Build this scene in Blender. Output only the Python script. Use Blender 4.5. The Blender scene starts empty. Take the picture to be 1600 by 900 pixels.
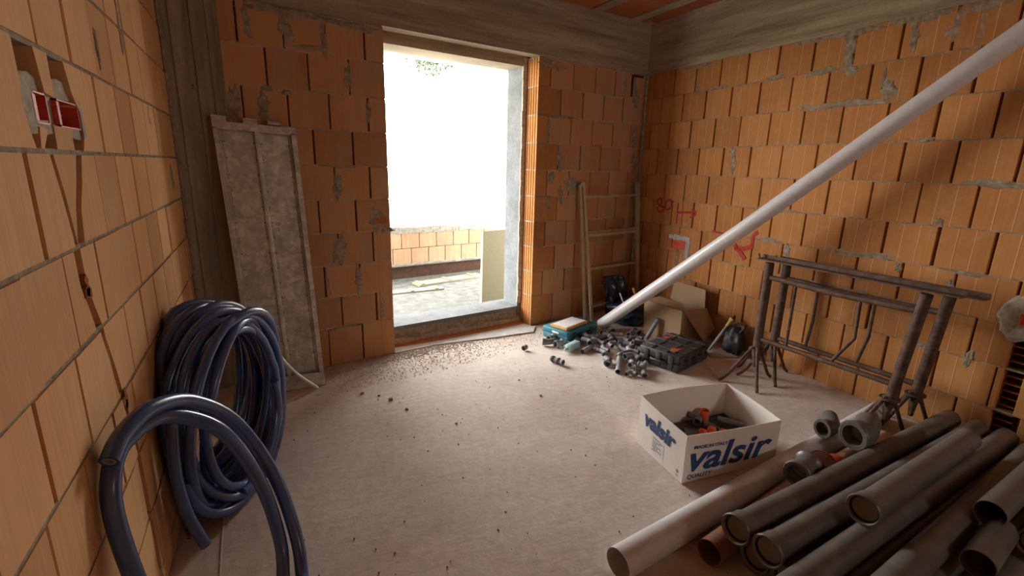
import bpy, bmesh, math, random
from mathutils import Vector, Matrix, noise
random.seed(7)
S = bpy.context.scene
COL = S.collection
PI = math.pi

# ------------------------------------------------------------------ camera
cd = bpy.data.cameras.new('camera')
cd.sensor_fit = 'HORIZONTAL'; cd.sensor_width = 36.0; cd.lens = 755.0/1600*36.0
cd.clip_start = 0.02; cd.clip_end = 400
cam = bpy.data.objects.new('camera', cd); COL.objects.link(cam)
CR = Matrix(((0.891026, 0.089706, -0.445001), (-0.453355, 0.226107, -0.862174), (0.023275, 0.969963, 0.242136)))
# columns of CR = camera axes (right, up, back) in world space
cam.matrix_world = Matrix.Translation((0, 0, 1.55)) @ CR.to_4x4()
S.camera = cam

# ------------------------------------------------------------------ world, light, exposure
w = bpy.data.worlds.new('sky'); S.world = w; w.use_nodes = True
nt = w.node_tree; nt.nodes.clear()
wo = nt.nodes.new('ShaderNodeOutputWorld'); bg = nt.nodes.new('ShaderNodeBackground')
bg.inputs['Color'].default_value = (1.0, 0.985, 0.955, 1); bg.inputs['Strength'].default_value = 1.0
nt.links.new(bg.outputs[0], wo.inputs[0])
S.view_settings.view_transform = 'Standard'; S.view_settings.look = 'None'
S.view_settings.gamma = 1.0; S.view_settings.use_curve_mapping = False
S.view_settings.exposure = 4.55
try:
    S.cycles.max_bounces = 10; S.cycles.diffuse_bounces = 7; S.cycles.glossy_bounces = 4
except Exception: pass

TH = math.radians(7.7)
P0 = Vector((0.888, 3.852, 0)); TB = Vector((math.cos(TH), math.sin(TH), 0)); NB = Vector((-math.sin(TH), math.cos(TH), 0))
def bw(s, d, z): return P0 + TB*s + NB*d + Vector((0, 0, z))      # back-wall coordinates: along, outward, up
XL = -0.444
SR = 0.014
def xr(y): return 3.69 + SR*(y-1.8)
OPW = 1.431; OPH = 2.565; D1 = 0.19; D2 = 0.44

def portal(name, loc, size, rot):
    ld = bpy.data.lights.new(name, 'AREA'); ld.shape = 'RECTANGLE'; ld.size, ld.size_y = size
    ld.cycles.is_portal = True
    o = bpy.data.objects.new(name, ld); COL.objects.link(o); o.location = loc; o.rotation_euler = rot
    return o
c = bw(OPW/2, D2+0.02, 1.31)
# an area lamp shines along its local -Z; the portal looks into the room
portal('doorway_portal', c, (1.44, 2.4), (PI/2, 0, TH+PI))

portal('rear_fill_portal', (2.85, -1.92, 1.70), (0.5, 0.5), (-PI/2, 0, PI))  # portal of the added, unseen opening that softens the shadows

# ------------------------------------------------------------------ materials
M = {}
def nodes(name):
    m = bpy.data.materials.new(name); m.use_nodes = True
    t = m.node_tree; b = t.nodes['Principled BSDF']
    return m, t, b
def ramp(t, fac, stops):
    r = t.nodes.new('ShaderNodeValToRGB'); t.links.new(fac, r.inputs[0])
    e = r.color_ramp.elements
    e[0].position, e[0].color = stops[0][0], (*stops[0][1], 1)
    e[1].position, e[1].color = stops[-1][0], (*stops[-1][1], 1)
    for p, cc in stops[1:-1]:
        n = e.new(p); n.color = (*cc, 1)
    return r.outputs[0]
def pos(t, scale=(1, 1, 1), obj=False):
    if obj:
        g = t.nodes.new('ShaderNodeTexCoord').outputs['Object']
    else:
        g = t.nodes.new('ShaderNodeNewGeometry').outputs['Position']
    mp = t.nodes.new('ShaderNodeMapping'); mp.inputs['Scale'].default_value = scale
    t.links.new(g, mp.inputs[0]); return mp.outputs[0]
def nz(t, vec, scale, detail=4, rough=0.55):
    n = t.nodes.new('ShaderNodeTexNoise'); n.inputs['Scale'].default_value = scale
    n.inputs['Detail'].default_value = detail; n.inputs['Roughness'].default_value = rough
    t.links.new(vec, n.inputs['Vector']); return n.outputs['Fac']
def mix(t, fac, a, b, mode='MIX'):
    n = t.nodes.new('ShaderNodeMix'); n.data_type = 'RGBA'; n.blend_type = mode
    for s, v in ((n.inputs[0], fac), (n.inputs[6], a), (n.inputs[7], b)):
        if isinstance(v, (int, float)): s.default_value = v
        elif isinstance(v, tuple): s.default_value = (*v, 1)
        else: t.links.new(v, s)
    return n.outputs[2]
def bump(t, b, h, dist=0.002, strength=0.6):
    n = t.nodes.new('ShaderNodeBump'); n.inputs['Distance'].default_value = dist; n.inputs['Strength'].default_value = strength
    t.links.new(h, n.inputs['Height']); t.links.new(n.outputs[0], b.inputs['Normal'])
def simple(name, col, rough=0.6, metal=0.0, var=0.12, scale=30, bmp=0.0, spec=None, dust=None):
    m, t, b = nodes(name)
    p = pos(t, obj=True)
    f = nz(t, p, scale)
    lo = tuple(max(0, x*(1-var)) for x in col); hi = tuple(min(1, x*(1+var)) for x in col)
    c = ramp(t, f, [(0.3, lo), (0.7, hi)])
    if dust:
        f2 = nz(t, pos(t), 9, 6, 0.7); k = ramp(t, f2, [(0.45, (0, 0, 0)), (0.75, (dust[1],)*3)])
        c = mix(t, k, c, dust[0])
    t.links.new(c, b.inputs['Base Color'])
    b.inputs['Roughness'].default_value = rough; b.inputs['Metallic'].default_value = metal
    if spec is not None: b.inputs['Specular IOR Level'].default_value = spec
    if bmp: bump(t, b, f, bmp)
    M[name] = m; return m

def brick_mat(name, a, bcol, haze=(0.30, 0.27, 0.22), haze_amt=0.55, lo=0.60, hi=0.72):
    m, t, b = nodes(name)
    p = pos(t)
    big = nz(t, p, 1.7, 3)
    c = ramp(t, big, [(0.3, a), (0.7, bcol)])
    oi = t.nodes.new('ShaderNodeObjectInfo')
    r = ramp(t, oi.outputs['Random'], [(0.0, (0.80, 0.77, 0.75)), (0.5, (0.97, 0.96, 0.95)), (1.0, (1.06, 1.08, 1.10))])
    c = mix(t, 1.0, c, r, 'MULTIPLY')
    st = nz(t, pos(t, (90, 90, 2.5)), 1.0, 3)                   # extrusion streaks
    sc = ramp(t, st, [(0.35, (0.93, 0.92, 0.9)), (0.65, (1.04, 1.04, 1.05))])
    c = mix(t, 1.0, c, sc, 'MULTIPLY')
    du = nz(t, p, 14, 6, 0.7)
    dk = ramp(t, du, [(0.5, (0, 0, 0)), (0.8, (0.35,)*3)])
    c = mix(t, dk, c, (0.52, 0.38, 0.26))
    hz = nz(t, pos(t, (1, 1, 0.7)), 4.2, 5, 0.6)                # smeared mortar; on brick_back partly painted flare haze
    hk = ramp(t, hz, [(lo, (0, 0, 0)), (hi, (haze_amt,)*3)])
    c = mix(t, hk, c, haze)
    t.links.new(c, b.inputs['Base Color'])
    b.inputs['Roughness'].default_value = 0.9; b.inputs['Specular IOR Level'].default_value = 0.15
    ad = t.nodes.new('ShaderNodeMath'); ad.operation = 'ADD'; t.links.new(st, ad.inputs[0]); t.links.new(du, ad.inputs[1])
    bump(t, b, ad.outputs[0], 0.0012, 0.7)
    M[name] = m
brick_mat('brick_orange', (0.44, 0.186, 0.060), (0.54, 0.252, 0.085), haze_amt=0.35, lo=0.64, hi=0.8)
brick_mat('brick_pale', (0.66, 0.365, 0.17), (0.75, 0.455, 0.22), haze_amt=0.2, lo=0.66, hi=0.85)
brick_mat('brick_back', (0.47, 0.225, 0.10), (0.56, 0.295, 0.14), haze=(0.38, 0.31, 0.20), haze_amt=0.55, lo=0.50, hi=0.66)  # mortar smear widened and tinted olive to paint in flare haze
brick_mat('brick_terrace', (0.30, 0.185, 0.115), (0.36, 0.23, 0.145), haze_amt=0.3, lo=0.64, hi=0.8)
brick_mat('brick_key', (0.66, 0.34, 0.16), (0.74, 0.42, 0.21), haze_amt=0.3, lo=0.64, hi=0.8)
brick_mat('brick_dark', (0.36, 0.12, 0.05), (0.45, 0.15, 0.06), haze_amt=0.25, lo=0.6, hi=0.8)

def concrete(name, cols, scl, bd=0.004, stretch=(1, 1, 1), rough=0.92):
    m, t, b = nodes(name)
    p = pos(t, stretch)
    f = nz(t, p, scl, 8, 0.62)
    c = ramp(t, f, [(0.32, cols[0]), (0.5, cols[1]), (0.68, cols[2])])
    f2 = nz(t, pos(t), 40, 4, 0.7)
    c = mix(t, 1.0, c, ramp(t, f2, [(0.3, (0.86, 0.85, 0.84)), (0.7, (1.06, 1.06, 1.06))]), 'MULTIPLY')
    t.links.new(c, b.inputs['Base Color']); b.inputs['Roughness'].default_value = rough
    b.inputs['Specular IOR Level'].default_value = 0.2
    ad = t.nodes.new('ShaderNodeMath'); ad.operation = 'MULTIPLY_ADD'
    t.links.new(f2, ad.inputs[0]); ad.inputs[1].default_value = 0.3; t.links.new(f, ad.inputs[2])
    bump(t, b, ad.outputs[0], bd, 0.8)
    M[name] = m
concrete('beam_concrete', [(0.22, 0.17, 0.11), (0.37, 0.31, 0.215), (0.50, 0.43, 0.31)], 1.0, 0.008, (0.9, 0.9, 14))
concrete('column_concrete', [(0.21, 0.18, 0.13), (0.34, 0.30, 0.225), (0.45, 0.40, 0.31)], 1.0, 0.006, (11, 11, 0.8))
concrete('mortar', [(0.20, 0.155, 0.105), (0.31, 0.25, 0.18), (0.42, 0.36, 0.27)], 25, 0.006)
concrete('mortar_pale', [(0.33, 0.29, 0.22), (0.45, 0.40, 0.31), (0.56, 0.51, 0.41)], 30, 0.006)
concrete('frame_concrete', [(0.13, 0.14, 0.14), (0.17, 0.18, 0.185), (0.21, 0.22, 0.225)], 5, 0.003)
concrete('strip_dusty', [(0.42, 0.40, 0.37), (0.50, 0.48, 0.45), (0.56, 0.54, 0.51)], 9, 0.004)
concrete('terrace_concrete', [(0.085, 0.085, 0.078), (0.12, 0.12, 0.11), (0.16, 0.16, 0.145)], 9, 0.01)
concrete('void_painted_shade', [(0.03, 0.014, 0.009), (0.04, 0.02, 0.012), (0.06, 0.03, 0.016)], 12, 0.004)  # near-black colour that paints the shade of deep recesses
simple('board_weathered', (0.22, 0.20, 0.14), 0.8)
concrete('coping_mortar', [(0.15, 0.14, 0.12), (0.21, 0.20, 0.17), (0.27, 0.25, 0.22)], 20, 0.006)
concrete('gravel_stone', [(0.50, 0.43, 0.37), (0.60, 0.53, 0.46), (0.68, 0.61, 0.54)], 30, 0.002)
concrete('ground', [(0.42, 0.40, 0.33), (0.5, 0.48, 0.4), (0.58, 0.55, 0.48)], 1, 0.01)

def floor_mat():
    m, t, b = nodes('floor_screed')
    p = pos(t)
    f = nz(t, p, 1.4, 9, 0.62)
    c = ramp(t, f, [(0.30, (0.49, 0.405, 0.345)), (0.48, (0.60, 0.515, 0.455)), (0.66, (0.68, 0.605, 0.545))])
    f2 = nz(t, p, 22, 6, 0.7)
    c = mix(t, 1.0, c, ramp(t, f2, [(0.33, (0.88, 0.86, 0.84)), (0.6, (1.04, 1.04, 1.04))]), 'MULTIPLY')
    f3 = nz(t, p, 95, 3, 0.8)                                   # specks of grit
    c = mix(t, ramp(t, f3, [(0.70, (0, 0, 0)), (0.80, (0.55,)*3)]), c, (0.26, 0.20, 0.16))
    t.links.new(c, b.inputs['Base Color']); b.inputs['Roughness'].default_value = 0.9
    b.inputs['Specular IOR Level'].default_value = 0.2
    f4 = nz(t, pos(t, (1, 2.4, 1)), 7, 8, 0.6)
    ad = t.nodes.new('ShaderNodeMath'); ad.operation = 'MULTIPLY_ADD'
    t.links.new(f2, ad.inputs[0]); ad.inputs[1].default_value = 0.45; t.links.new(f4, ad.inputs[2])
    bump(t, b, ad.outputs[0], 0.006, 0.6)
    M['floor_screed'] = m
floor_mat()

def galv():
    m, t, b = nodes('galvanised')
    v = t.nodes.new('ShaderNodeTexVoronoi'); v.inputs['Scale'].default_value = 38
    t.links.new(pos(t), v.inputs['Vector'])
    sp = t.nodes.new('ShaderNodeSeparateColor'); t.links.new(v.outputs['Color'], sp.inputs[0])
    c = ramp(t, sp.outputs[0], [(0, (0.50, 0.505, 0.46)), (1, (0.74, 0.75, 0.70))])
    d = nz(t, pos(t), 7, 7, 0.65)
    k = ramp(t, d, [(0.42, (0, 0, 0)), (0.66, (0.6,)*3)])
    c = mix(t, k, c, (0.27, 0.255, 0.205))
    t.links.new(c, b.inputs['Base Color'])
    r = ramp(t, d, [(0.35, (0.30,)*3), (0.65, (0.52,)*3)]); t.links.new(r, b.inputs['Roughness'])
    b.inputs['Metallic'].default_value = 0.45
    bump(t, b, d, 0.003, 0.5)
    M['galvanised'] = m
galv()
def rust():
    m, t, b = nodes('rusty_steel')
    f = nz(t, pos(t), 16, 8, 0.7)
    c = ramp(t, f, [(0.3, (0.04, 0.022, 0.015)), (0.5, (0.095, 0.052, 0.032)), (0.66, (0.17, 0.10, 0.065)), (0.76, (0.42, 0.38, 0.32))])
    t.links.new(c, b.inputs['Base Color']); b.inputs['Roughness'].default_value = 0.72; b.inputs['Metallic'].default_value = 0.25
    bump(t, b, f, 0.003, 0.7); M['rusty_steel'] = m
rust()
DU = (0.42, 0.36, 0.30)
simple('hose_blue', (0.030, 0.080, 0.25), 0.25, var=0.2, scale=6, dust=((0.10, 0.15, 0.28), 0.25), spec=0.9)
simple('hose_inner', (0.25, 0.25, 0.28), 0.5)
simple('pvc_white', (0.62, 0.60, 0.60), 0.32, var=0.05, dust=(DU, 0.35))
simple('pvc_grey', (0.115, 0.105, 0.095), 0.38, var=0.08, scale=8, dust=((0.26, 0.225, 0.18), 0.5))
simple('pvc_inner', (0.30, 0.25, 0.20), 0.6)
simple('pp_grey', (0.17, 0.17, 0.185), 0.62, var=0.1, dust=(DU, 0.25))
simple('pp_grey_light', (0.27, 0.275, 0.30), 0.6, var=0.1, dust=(DU, 0.25))
simple('rubber_black', (0.014, 0.014, 0.016), 0.55)
simple('pvc_brown', (0.24, 0.095, 0.06), 0.45, var=0.1, dust=((0.32, 0.2, 0.15), 0.35))
simple('pvc_peach', (0.62, 0.36, 0.22), 0.5)
simple('pvc_orange', (0.72, 0.10, 0.025), 0.45)
simple('cap_orange', (0.80, 0.13, 0.04), 0.5)
simple('red_plastic', (0.60, 0.07, 0.03), 0.45, var=0.2, dust=(DU, 0.12))
simple('case_teal', (0.012, 0.17, 0.22), 0.45, dust=((0.25, 0.33, 0.34), 0.4))
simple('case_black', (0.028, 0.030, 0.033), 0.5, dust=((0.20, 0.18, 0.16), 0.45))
simple('case_orange', (0.42, 0.085, 0.03), 0.5)
simple('cardboard', (0.37, 0.25, 0.145), 0.85, var=0.08, scale=4, spec=0.2)
simple('cardboard_white', (0.82, 0.77, 0.71), 0.6, var=0.04, scale=3, spec=0.3)
simple('ink_blue', (0.022, 0.065, 0.19), 0.6, var=0.15, scale=20)
simple('ink_dark', (0.05, 0.05, 0.07), 0.7)
simple('tape_blue', (0.01, 0.14, 0.32), 0.5)
simple('label_white', (0.72, 0.72, 0.72), 0.6)
simple('film_black', (0.018, 0.032, 0.065), 0.25, var=0.3, scale=5)
simple('wood_orange', (0.55, 0.25, 0.10), 0.7, var=0.2)
simple('wood_pale', (0.62, 0.53, 0.33), 0.75, var=0.12, scale=8)
simple('yellow_edge', (0.62, 0.33, 0.06), 0.6)
simple('yellow_paint', (0.75, 0.58, 0.12), 0.5)
simple('grey_wood', (0.30, 0.33, 0.33), 0.6)
simple('bottle_blue', (0.38, 0.60, 0.64), 0.3)
simple('cream_plastic', (0.72, 0.68, 0.55), 0.4)
simple('ladder_metal', (0.46, 0.40, 0.25), 0.45, metal=0.35, var=0.15, dust=(DU, 0.5))
simple('graffiti_red', (0.42, 0.02, 0.012), 0.75)
simple('white_cable', (0.72, 0.70, 0.66), 0.45)
simple('insulation', (0.19, 0.175, 0.11), 0.85, var=0.06)
simple('leaf', (0.022, 0.05, 0.008), 0.6, var=0.4, scale=3)
simple('bark', (0.12, 0.09, 0.06), 0.9)
simple('chalk', (0.66, 0.62, 0.56), 0.9)
simple('copper_thread', (0.55, 0.60, 0.62), 0.3, metal=0.7)

# ------------------------------------------------------------------ mesh helpers
def link(o, parent=None):
    COL.objects.link(o)
    if parent is not None: o.parent = parent
    return o
def tag(o, label=None, cat=None, group=None, kind=None):
    if label: o['label'] = label
    if cat: o['category'] = cat
    if group: o['group'] = group
    if kind: o['kind'] = kind
    return o
def empty(name, loc=(0, 0, 0), rz=0.0, label=None, cat=None, group=None, kind=None):
    o = bpy.data.objects.new(name, None); o.empty_display_size = 0.1
    COL.objects.link(o); o.location = loc; o.rotation_euler = (0, 0, rz)
    return tag(o, label, cat, group, kind)

class MB:
    def __init__(s): s.v = []; s.f = []; s.m = []
    def add(s, vs, fs, mi=0):
        k = len(s.v); s.v += [tuple(p) for p in vs]
        for f in fs: s.f.append(tuple(i+k for i in f)); s.m.append(mi)
        return s
    def box(s, lo, hi, mt=None, mi=0):
        x0, y0, z0 = lo; x1, y1, z1 = hi
        vs = [Vector(p) for p in ((x0,y0,z0),(x1,y0,z0),(x1,y1,z0),(x0,y1,z0),(x0,y0,z1),(x1,y0,z1),(x1,y1,z1),(x0,y1,z1))]
        if mt is not None: vs = [mt @ v for v in vs]
        return s.add(vs, [(0,3,2,1),(4,5,6,7),(0,1,5,4),(1,2,6,5),(2,3,7,6),(3,0,4,7)], mi)
    def prism(s, pts, ext, mi=0):
        n = len(pts); a = [Vector(p) for p in pts]; b = [p+Vector(ext) for p in a]
        fs = [tuple(range(n))[::-1], tuple(range(n, 2*n))] + [(i, (i+1) % n, (i+1) % n+n, i+n) for i in range(n)]
        return s.add(a+b, fs, mi)
    def bar(s, a, b, wd, th, up=(0, 0, 1), mi=0):
        a = Vector(a); b = Vector(b); d = (b-a).normalized(); up = Vector(up)
        x = d.cross(up)
        if x.length < 1e-4: x = d.cross(Vector((1, 0, 0)))
        x.normalize(); y = x.cross(d)
        vs = []
        for p in (a, b):
            for i, j in ((-1,-1),(1,-1),(1,1),(-1,1)): vs.append(p + x*wd/2*i + y*th/2*j)
        return s.add(vs, [(0,1,2,3)[::-1],(4,5,6,7),(0,1,5,4),(1,2,6,5),(2,3,7,6),(3,0,4,7)], mi)
    def rings(s, frames, seq, seg=16, mi=0, close=False, caps=True):
        """frames: list of (p, x, y); seq: list of (frame index or (p,x,y), radius)"""
        k = len(s.v); n = 0
        for fi, r in seq:
            p, x, y = frames[fi] if isinstance(fi, int) else fi
            for j in range(seg):
                a = 2*PI*j/seg; s.v.append(tuple(p + x*(r*math.cos(a)) + y*(r*math.sin(a))))
            n += 1
        rng = n if close else n-1
        for i in range(rng):
            i2 = (i+1) % n
            for j in range(seg):
                j2 = (j+1) % seg
                s.f.append((k+i*seg+j, k+i*seg+j2, k+i2*seg+j2, k+i2*seg+j)); s.m.append(mi)
        if caps and not close:
            s.f.append(tuple(k+j for j in range(seg))[::-1]); s.m.append(mi)
            s.f.append(tuple(k+(n-1)*seg+j for j in range(seg))); s.m.append(mi)
        return s
    def tube(s, pts, r, seg=10, mi=0, wall=None, radii=None):
        fr = frames_of(pts)
        n = len(fr); R = radii or [r]*n
        if wall is None: s.rings(fr, [(i, R[i]) for i in range(n)], seg, mi)
        else:
            seq = [(i, R[i]) for i in range(n)] + [(i, R[i]-wall) for i in reversed(range(n))]
            s.rings(fr, seq, seg, mi, close=True)
        return s
    def build(s, name, mats, parent=None, smooth=False, kind=None):
        me = s.mesh(name, mats, smooth)
        o = bpy.data.objects.new(name, me); link(o, parent)
        if kind: o['kind'] = kind
        return o
    def mesh(s, name, mats, smooth=False):
        me = bpy.data.meshes.new(name); me.from_pydata(s.v, [], s.f)
        if isinstance(mats, str): mats = [mats]
        for m in mats: me.materials.append(M[m])
        me.polygons.foreach_set('material_index', s.m)
        bm = bmesh.new(); bm.from_mesh(me); bmesh.ops.recalc_face_normals(bm, faces=bm.faces); bm.to_mesh(me); bm.free()
        if smooth:
            me.polygons.foreach_set('use_smooth', [True]*len(me.polygons))
            try: me.set_sharp_from_angle(angle=math.radians(smooth if smooth is not True else 40))
            except Exception: pass
        me.update(); return me
def frames_of(pts):
    P = [Vector(p) for p in pts]; n = len(P); T = []
    for i in range(n):
        d = P[min(i+1, n-1)] - P[max(i-1, 0)]; T.append(d.normalized())
    u = Vector((0, 0, 1)) if abs(T[0].z) < 0.9 else Vector((1, 0, 0))
    x = T[0].cross(u).normalized(); out = []
    for i in range(n):
        x = (x - T[i]*x.dot(T[i])).normalized(); y = T[i].cross(x); out.append((P[i], x, y))
    return out
def spline(ctrl, n=10):
    P = [Vector(p) for p in ctrl]; P = [P[0]*2-P[1]] + P + [P[-1]*2-P[-2]]; out = []
    for i in range(1, len(P)-2):
        a, b, c_, d = P[i-1:i+3]
        for k in range(n):
            t = k/n
            out.append(0.5*((2*b) + (c_-a)*t + (2*a-5*b+4*c_-d)*t*t + (3*b-a-3*c_+d)*t**3))
    out.append(P[-2]); return out
def rbox(mb, size, r, mt, mi=0, seg=2):
    bm = bmesh.new(); bmesh.ops.create_cube(bm, size=1.0)
    for v in bm.verts: v.co = Vector((v.co.x*size[0], v.co.y*size[1], v.co.z*size[2]))
    bmesh.ops.bevel(bm, geom=bm.edges[:]+bm.verts[:], offset=r, segments=seg, affect='EDGES', profile=0.5)
    bm.verts.index_update()
    mb.add([mt @ v.co for v in bm.verts], [[v.index for v in f.verts] for f in bm.faces], mi); bm.free()
def T(x, y, z): return Matrix.Translation((x, y, z))
def RZ(a): return Matrix.Rotation(a, 4, 'Z')
def RX(a): return Matrix.Rotation(a, 4, 'X')
def RY(a): return Matrix.Rotation(a, 4, 'Y')

# ------------------------------------------------------------------ structure: floor, ceiling, walls
YR = -1.6                                # rear wall
cb = NB.dot(P0)
def yb(x, off=0): return (cb + off - NB.x*x)/NB.y      # back wall line
def back_corner(x, off=0): return (x, yb(x, off))

mb = MB()
n = 60
x0, x1, y0_, y1_ = XL-0.1, 3.85, YR-0.1, 4.6
vs = []; fs = []
for j in range(n+1):
    for i in range(n+1):
        x = x0+(x1-x0)*i/n; y = y0_+(y1_-y0_)*j/n
        z = 0.004*noise.noise(Vector((x*1.3, y*1.3, 0)))
        if y > yb(x)+0.0: z = 0.0
        vs.append((x, y, min(z, 0.002)))
for j in range(n):
    for i in range(n): fs.append((j*(n+1)+i, j*(n+1)+i+1, (j+1)*(n+1)+i+1, (j+1)*(n+1)+i))
mb.add(vs, fs)
fl = mb.build('floor', 'floor_screed', smooth=True); fl['kind'] = 'structure'

def local_frame(origin, t, into):
    m = Matrix.Identity(4)
    for r in range(3):
        m[r][0] = t[r]; m[r][1] = into[r]; m[r][2] = (0, 0, 1)[r]; m[r][3] = origin[r]
    return m
LB = local_frame(P0, TB, NB)                                             # back wall:  X = s, Y = outward, Z = up
LL = local_frame(Vector((XL, 0, 0)), Vector((0, 1, 0)), Vector((-1, 0, 0)))   # left wall: X = y
tr_ = Vector((-SR, -1, 0)).normalized()
LR = local_frame(Vector((3.69-SR*1.8, 0, 0)), tr_, Vector((1, -SR, 0)).normalized())   # right wall: X = -y

ZC = 3.0; BD = 0.085
sL = (XL - P0.x)/TB.x; sR = (xr(4.26) - P0.x)/TB.x
# backing of the back wall
mb = MB()
for a, b in ((sL-0.1, -0.10), (OPW+0.10, sR+0.3)):
    mb.box((a, BD, -0.2), (b, D1, ZC), LB)
for a, b in ((sL-0.1, 0.0), (OPW, sR+0.3)):
    mb.box((a, D1, -0.2), (b, D2-0.02, ZC), LB)
mb.box((-0.2, 0.0 + 0.004, OPH+0.0), (OPW+0.2, D2-0.02, ZC), LB)
wall_back = mb.build('wall_back', 'mortar', kind='structure')
mb = MB(); mb.box((YR-0.1, BD, -0.2), (4.2, 0.3, ZC), LL)
wall_left = mb.build('wall_left', 'mortar', kind='structure')
mb = MB(); mb.box((-4.5, BD, -0.2), (-YR+0.1, 0.3, ZC), LR)
wall_right = mb.build('wall_right', 'mortar', kind='structure')
# rear wall, behind the camera, with one small opening added to soften the shadows
mb = MB()
WX0, WX1, WZ0, WZ1 = 2.6, 3.1, 1.45, 1.95
mb.box((XL-0.3, YR-0.3, -0.2), (WX0, YR, ZC)); mb.box((WX1, YR-0.3, -0.2), (4.1, YR, ZC)); mb.box((WX0, YR-0.3, -0.2), (WX1, YR, WZ0)); mb.box((WX0, YR-0.3, WZ1), (WX1, YR, ZC))
wall_rear = mb.build('wall_rear', 'brick_orange', kind='structure')
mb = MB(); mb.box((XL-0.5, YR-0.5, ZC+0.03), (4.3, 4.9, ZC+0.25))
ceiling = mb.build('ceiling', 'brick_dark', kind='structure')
# hollow clay pots and concrete joists of the ceiling
mbp = MB(); mbp.prism([(0, 0, 0), (0.36, 0, 0), (0.372, 0, 0.05), (-0.012, 0, 0.05)], (0, 0.244, 0)); pot = mbp.mesh('ceiling_block', 'brick_dark')
mbj = MB(); mbj.box((0, 0, 0), (0.12, 6.2, 0.06)); joist = mbj.mesh('ceiling_joist', 'beam_concrete')
for i in range(9):
    xx = 3.52 - 0.50*i
    if i: 
        o = bpy.data.objects.new('ceiling_joist', joist); link(o, ceiling); o.location = (xx+0.37, YR, ZC-0.012)
    for j in range(22):
        yy = 3.92 - 0.25*j
        if yy < YR: break
        if xx+0.37 < XL: continue
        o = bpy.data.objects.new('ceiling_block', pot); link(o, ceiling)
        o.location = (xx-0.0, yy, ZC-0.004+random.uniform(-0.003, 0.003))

# brick meshes -------------------------------------------------------
cache = {}
def brick_mesh(style, wd, h, depth, mat):
    key = (style, round(wd, 2), round(h, 3), depth, mat)
    if key in cache: return cache[key], key[1]
    W = key[1]; c4 = 0.004
    pl = [(0, c4), (c4, 0)]
    if style == 'ridged':
        us = (0.34*W, 0.67*W) if W > 0.2 else ((0.5*W,) if W > 0.1 else ())
        for u in us: pl += [(u-0.0035, 0), (u-0.0022, -0.0012), (u+0.0022, -0.0012), (u+0.0035, 0)]
    pl += [(W-c4, 0), (W, c4), (W, depth), (0, depth)]
    mb = MB(); mb.prism([(x, y, 0) for x, y in pl], (0, 0, h))
    if style == 'ridged':
        for k, f in enumerate(mb.f[2:]):
            if all(mb.v[i][1] < -0.0005 for i in f) : mb.m[k+2] = 1
        cache[key] = mb.mesh('brick', [mat, 'brick_key'])
    else: cache[key] = mb.mesh('brick', mat)
    return cache[key], W
def reveal_mesh(wd, h, depth, mat, flip):
    key = ('rev', round(wd, 3), round(h, 3), flip, mat)
    if key in cache: return cache[key]
    W = wd
    pl = [(0, 0), (W, 0)]
    for k in range(5):
        y = 0.012 + k*0.036
        pl += [(W, y), (W-0.006, y+0.004), (W-0.006, y+0.022), (W, y+0.026)]
    pl += [(W, depth), (0, depth)]
    if flip: pl = [(W-x, y) for x, y in pl]
    mb = MB(); mb.prism([(x, y, 0) for x, y in pl], (0, 0, h))
    cache[key] = mb.mesh('brick', mat); return cache[key]
def put_brick(me, parent, L, s, z, W, wd, jit=0.0025, top=0):
    o = bpy.data.objects.new('brick', me); link(o, parent)
    m = L @ T(s, random.uniform(-jit, jit), z) @ RZ(random.uniform(-0.006, 0.006)) 
    o.matrix_world = m @ Matrix.Diagonal((wd/W, 1, 1, 1))
    return o
def course(parent, L, z0, z1, perps, style, mat, gap=0.014, bed=0.008, rnd=0.004):
    for a, b in zip(perps[:-1], perps[1:]):
        g = random.uniform(gap*0.5, gap*1.3)
        wd = b-a-g
        if wd < 0.02: continue
        h = z1-z0-bed
        me, W = brick_mesh(style, wd, h, BD, mat)
        put_brick(me, parent, L, a+g/2, z0+bed/2+random.uniform(-0.001, 0.001), W, wd)
def perps_between(a, b, base, step, jit=0.006):
    k = math.ceil((a-base)/step); out = [a]
    while base+k*step < b-0.02:
        v = base+k*step+random.uniform(-jit, jit)
        if v > a+0.03: out.append(v)
        k += 1
    out.append(b); return out

# ---- right wall
zr = [0.0, 0.252, 0.505, 0.758, 1.01, 1.262, 1.515, 1.768, 2.02, 2.272, 2.525]
beds = MB()
CHY, CHW = 0.955, 0.075                       # chase by the near end of the right wall
SB = (3.392, 3.642, 0.775, 0.912)             # socket box cut-out
for r in range(10):
    off = 1.59 if r % 2 == 1 else 1.73        # top course (r=9) has a joint at 1.59, the next at 1.45/1.73
    ps = perps_between(-4.28, -0.35, -off, 0.28)
    if r <= 3 or r < 3:
        # cut the chase from the floor up to its box
        out = []
        for a, b in zip(ps[:-1], ps[1:]):
            if a < -CHY-CHW/2 and b > -CHY+CHW/2:
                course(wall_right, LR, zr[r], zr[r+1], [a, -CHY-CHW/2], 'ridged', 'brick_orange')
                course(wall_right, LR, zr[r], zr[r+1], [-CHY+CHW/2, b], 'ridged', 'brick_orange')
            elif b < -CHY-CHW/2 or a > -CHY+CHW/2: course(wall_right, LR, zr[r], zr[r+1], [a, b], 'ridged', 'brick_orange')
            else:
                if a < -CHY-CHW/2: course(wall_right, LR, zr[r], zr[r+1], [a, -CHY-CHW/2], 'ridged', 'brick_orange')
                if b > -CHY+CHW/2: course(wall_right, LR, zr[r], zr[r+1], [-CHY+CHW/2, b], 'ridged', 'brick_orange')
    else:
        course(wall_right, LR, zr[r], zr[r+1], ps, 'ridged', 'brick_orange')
    beds.box((-4.28, 0.006, zr[r+1]-0.005), (-0.35, BD, zr[r+1]+0.005), LR)
beds.build('mortar_bed', 'mortar', wall_right, kind='stuff')

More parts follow.
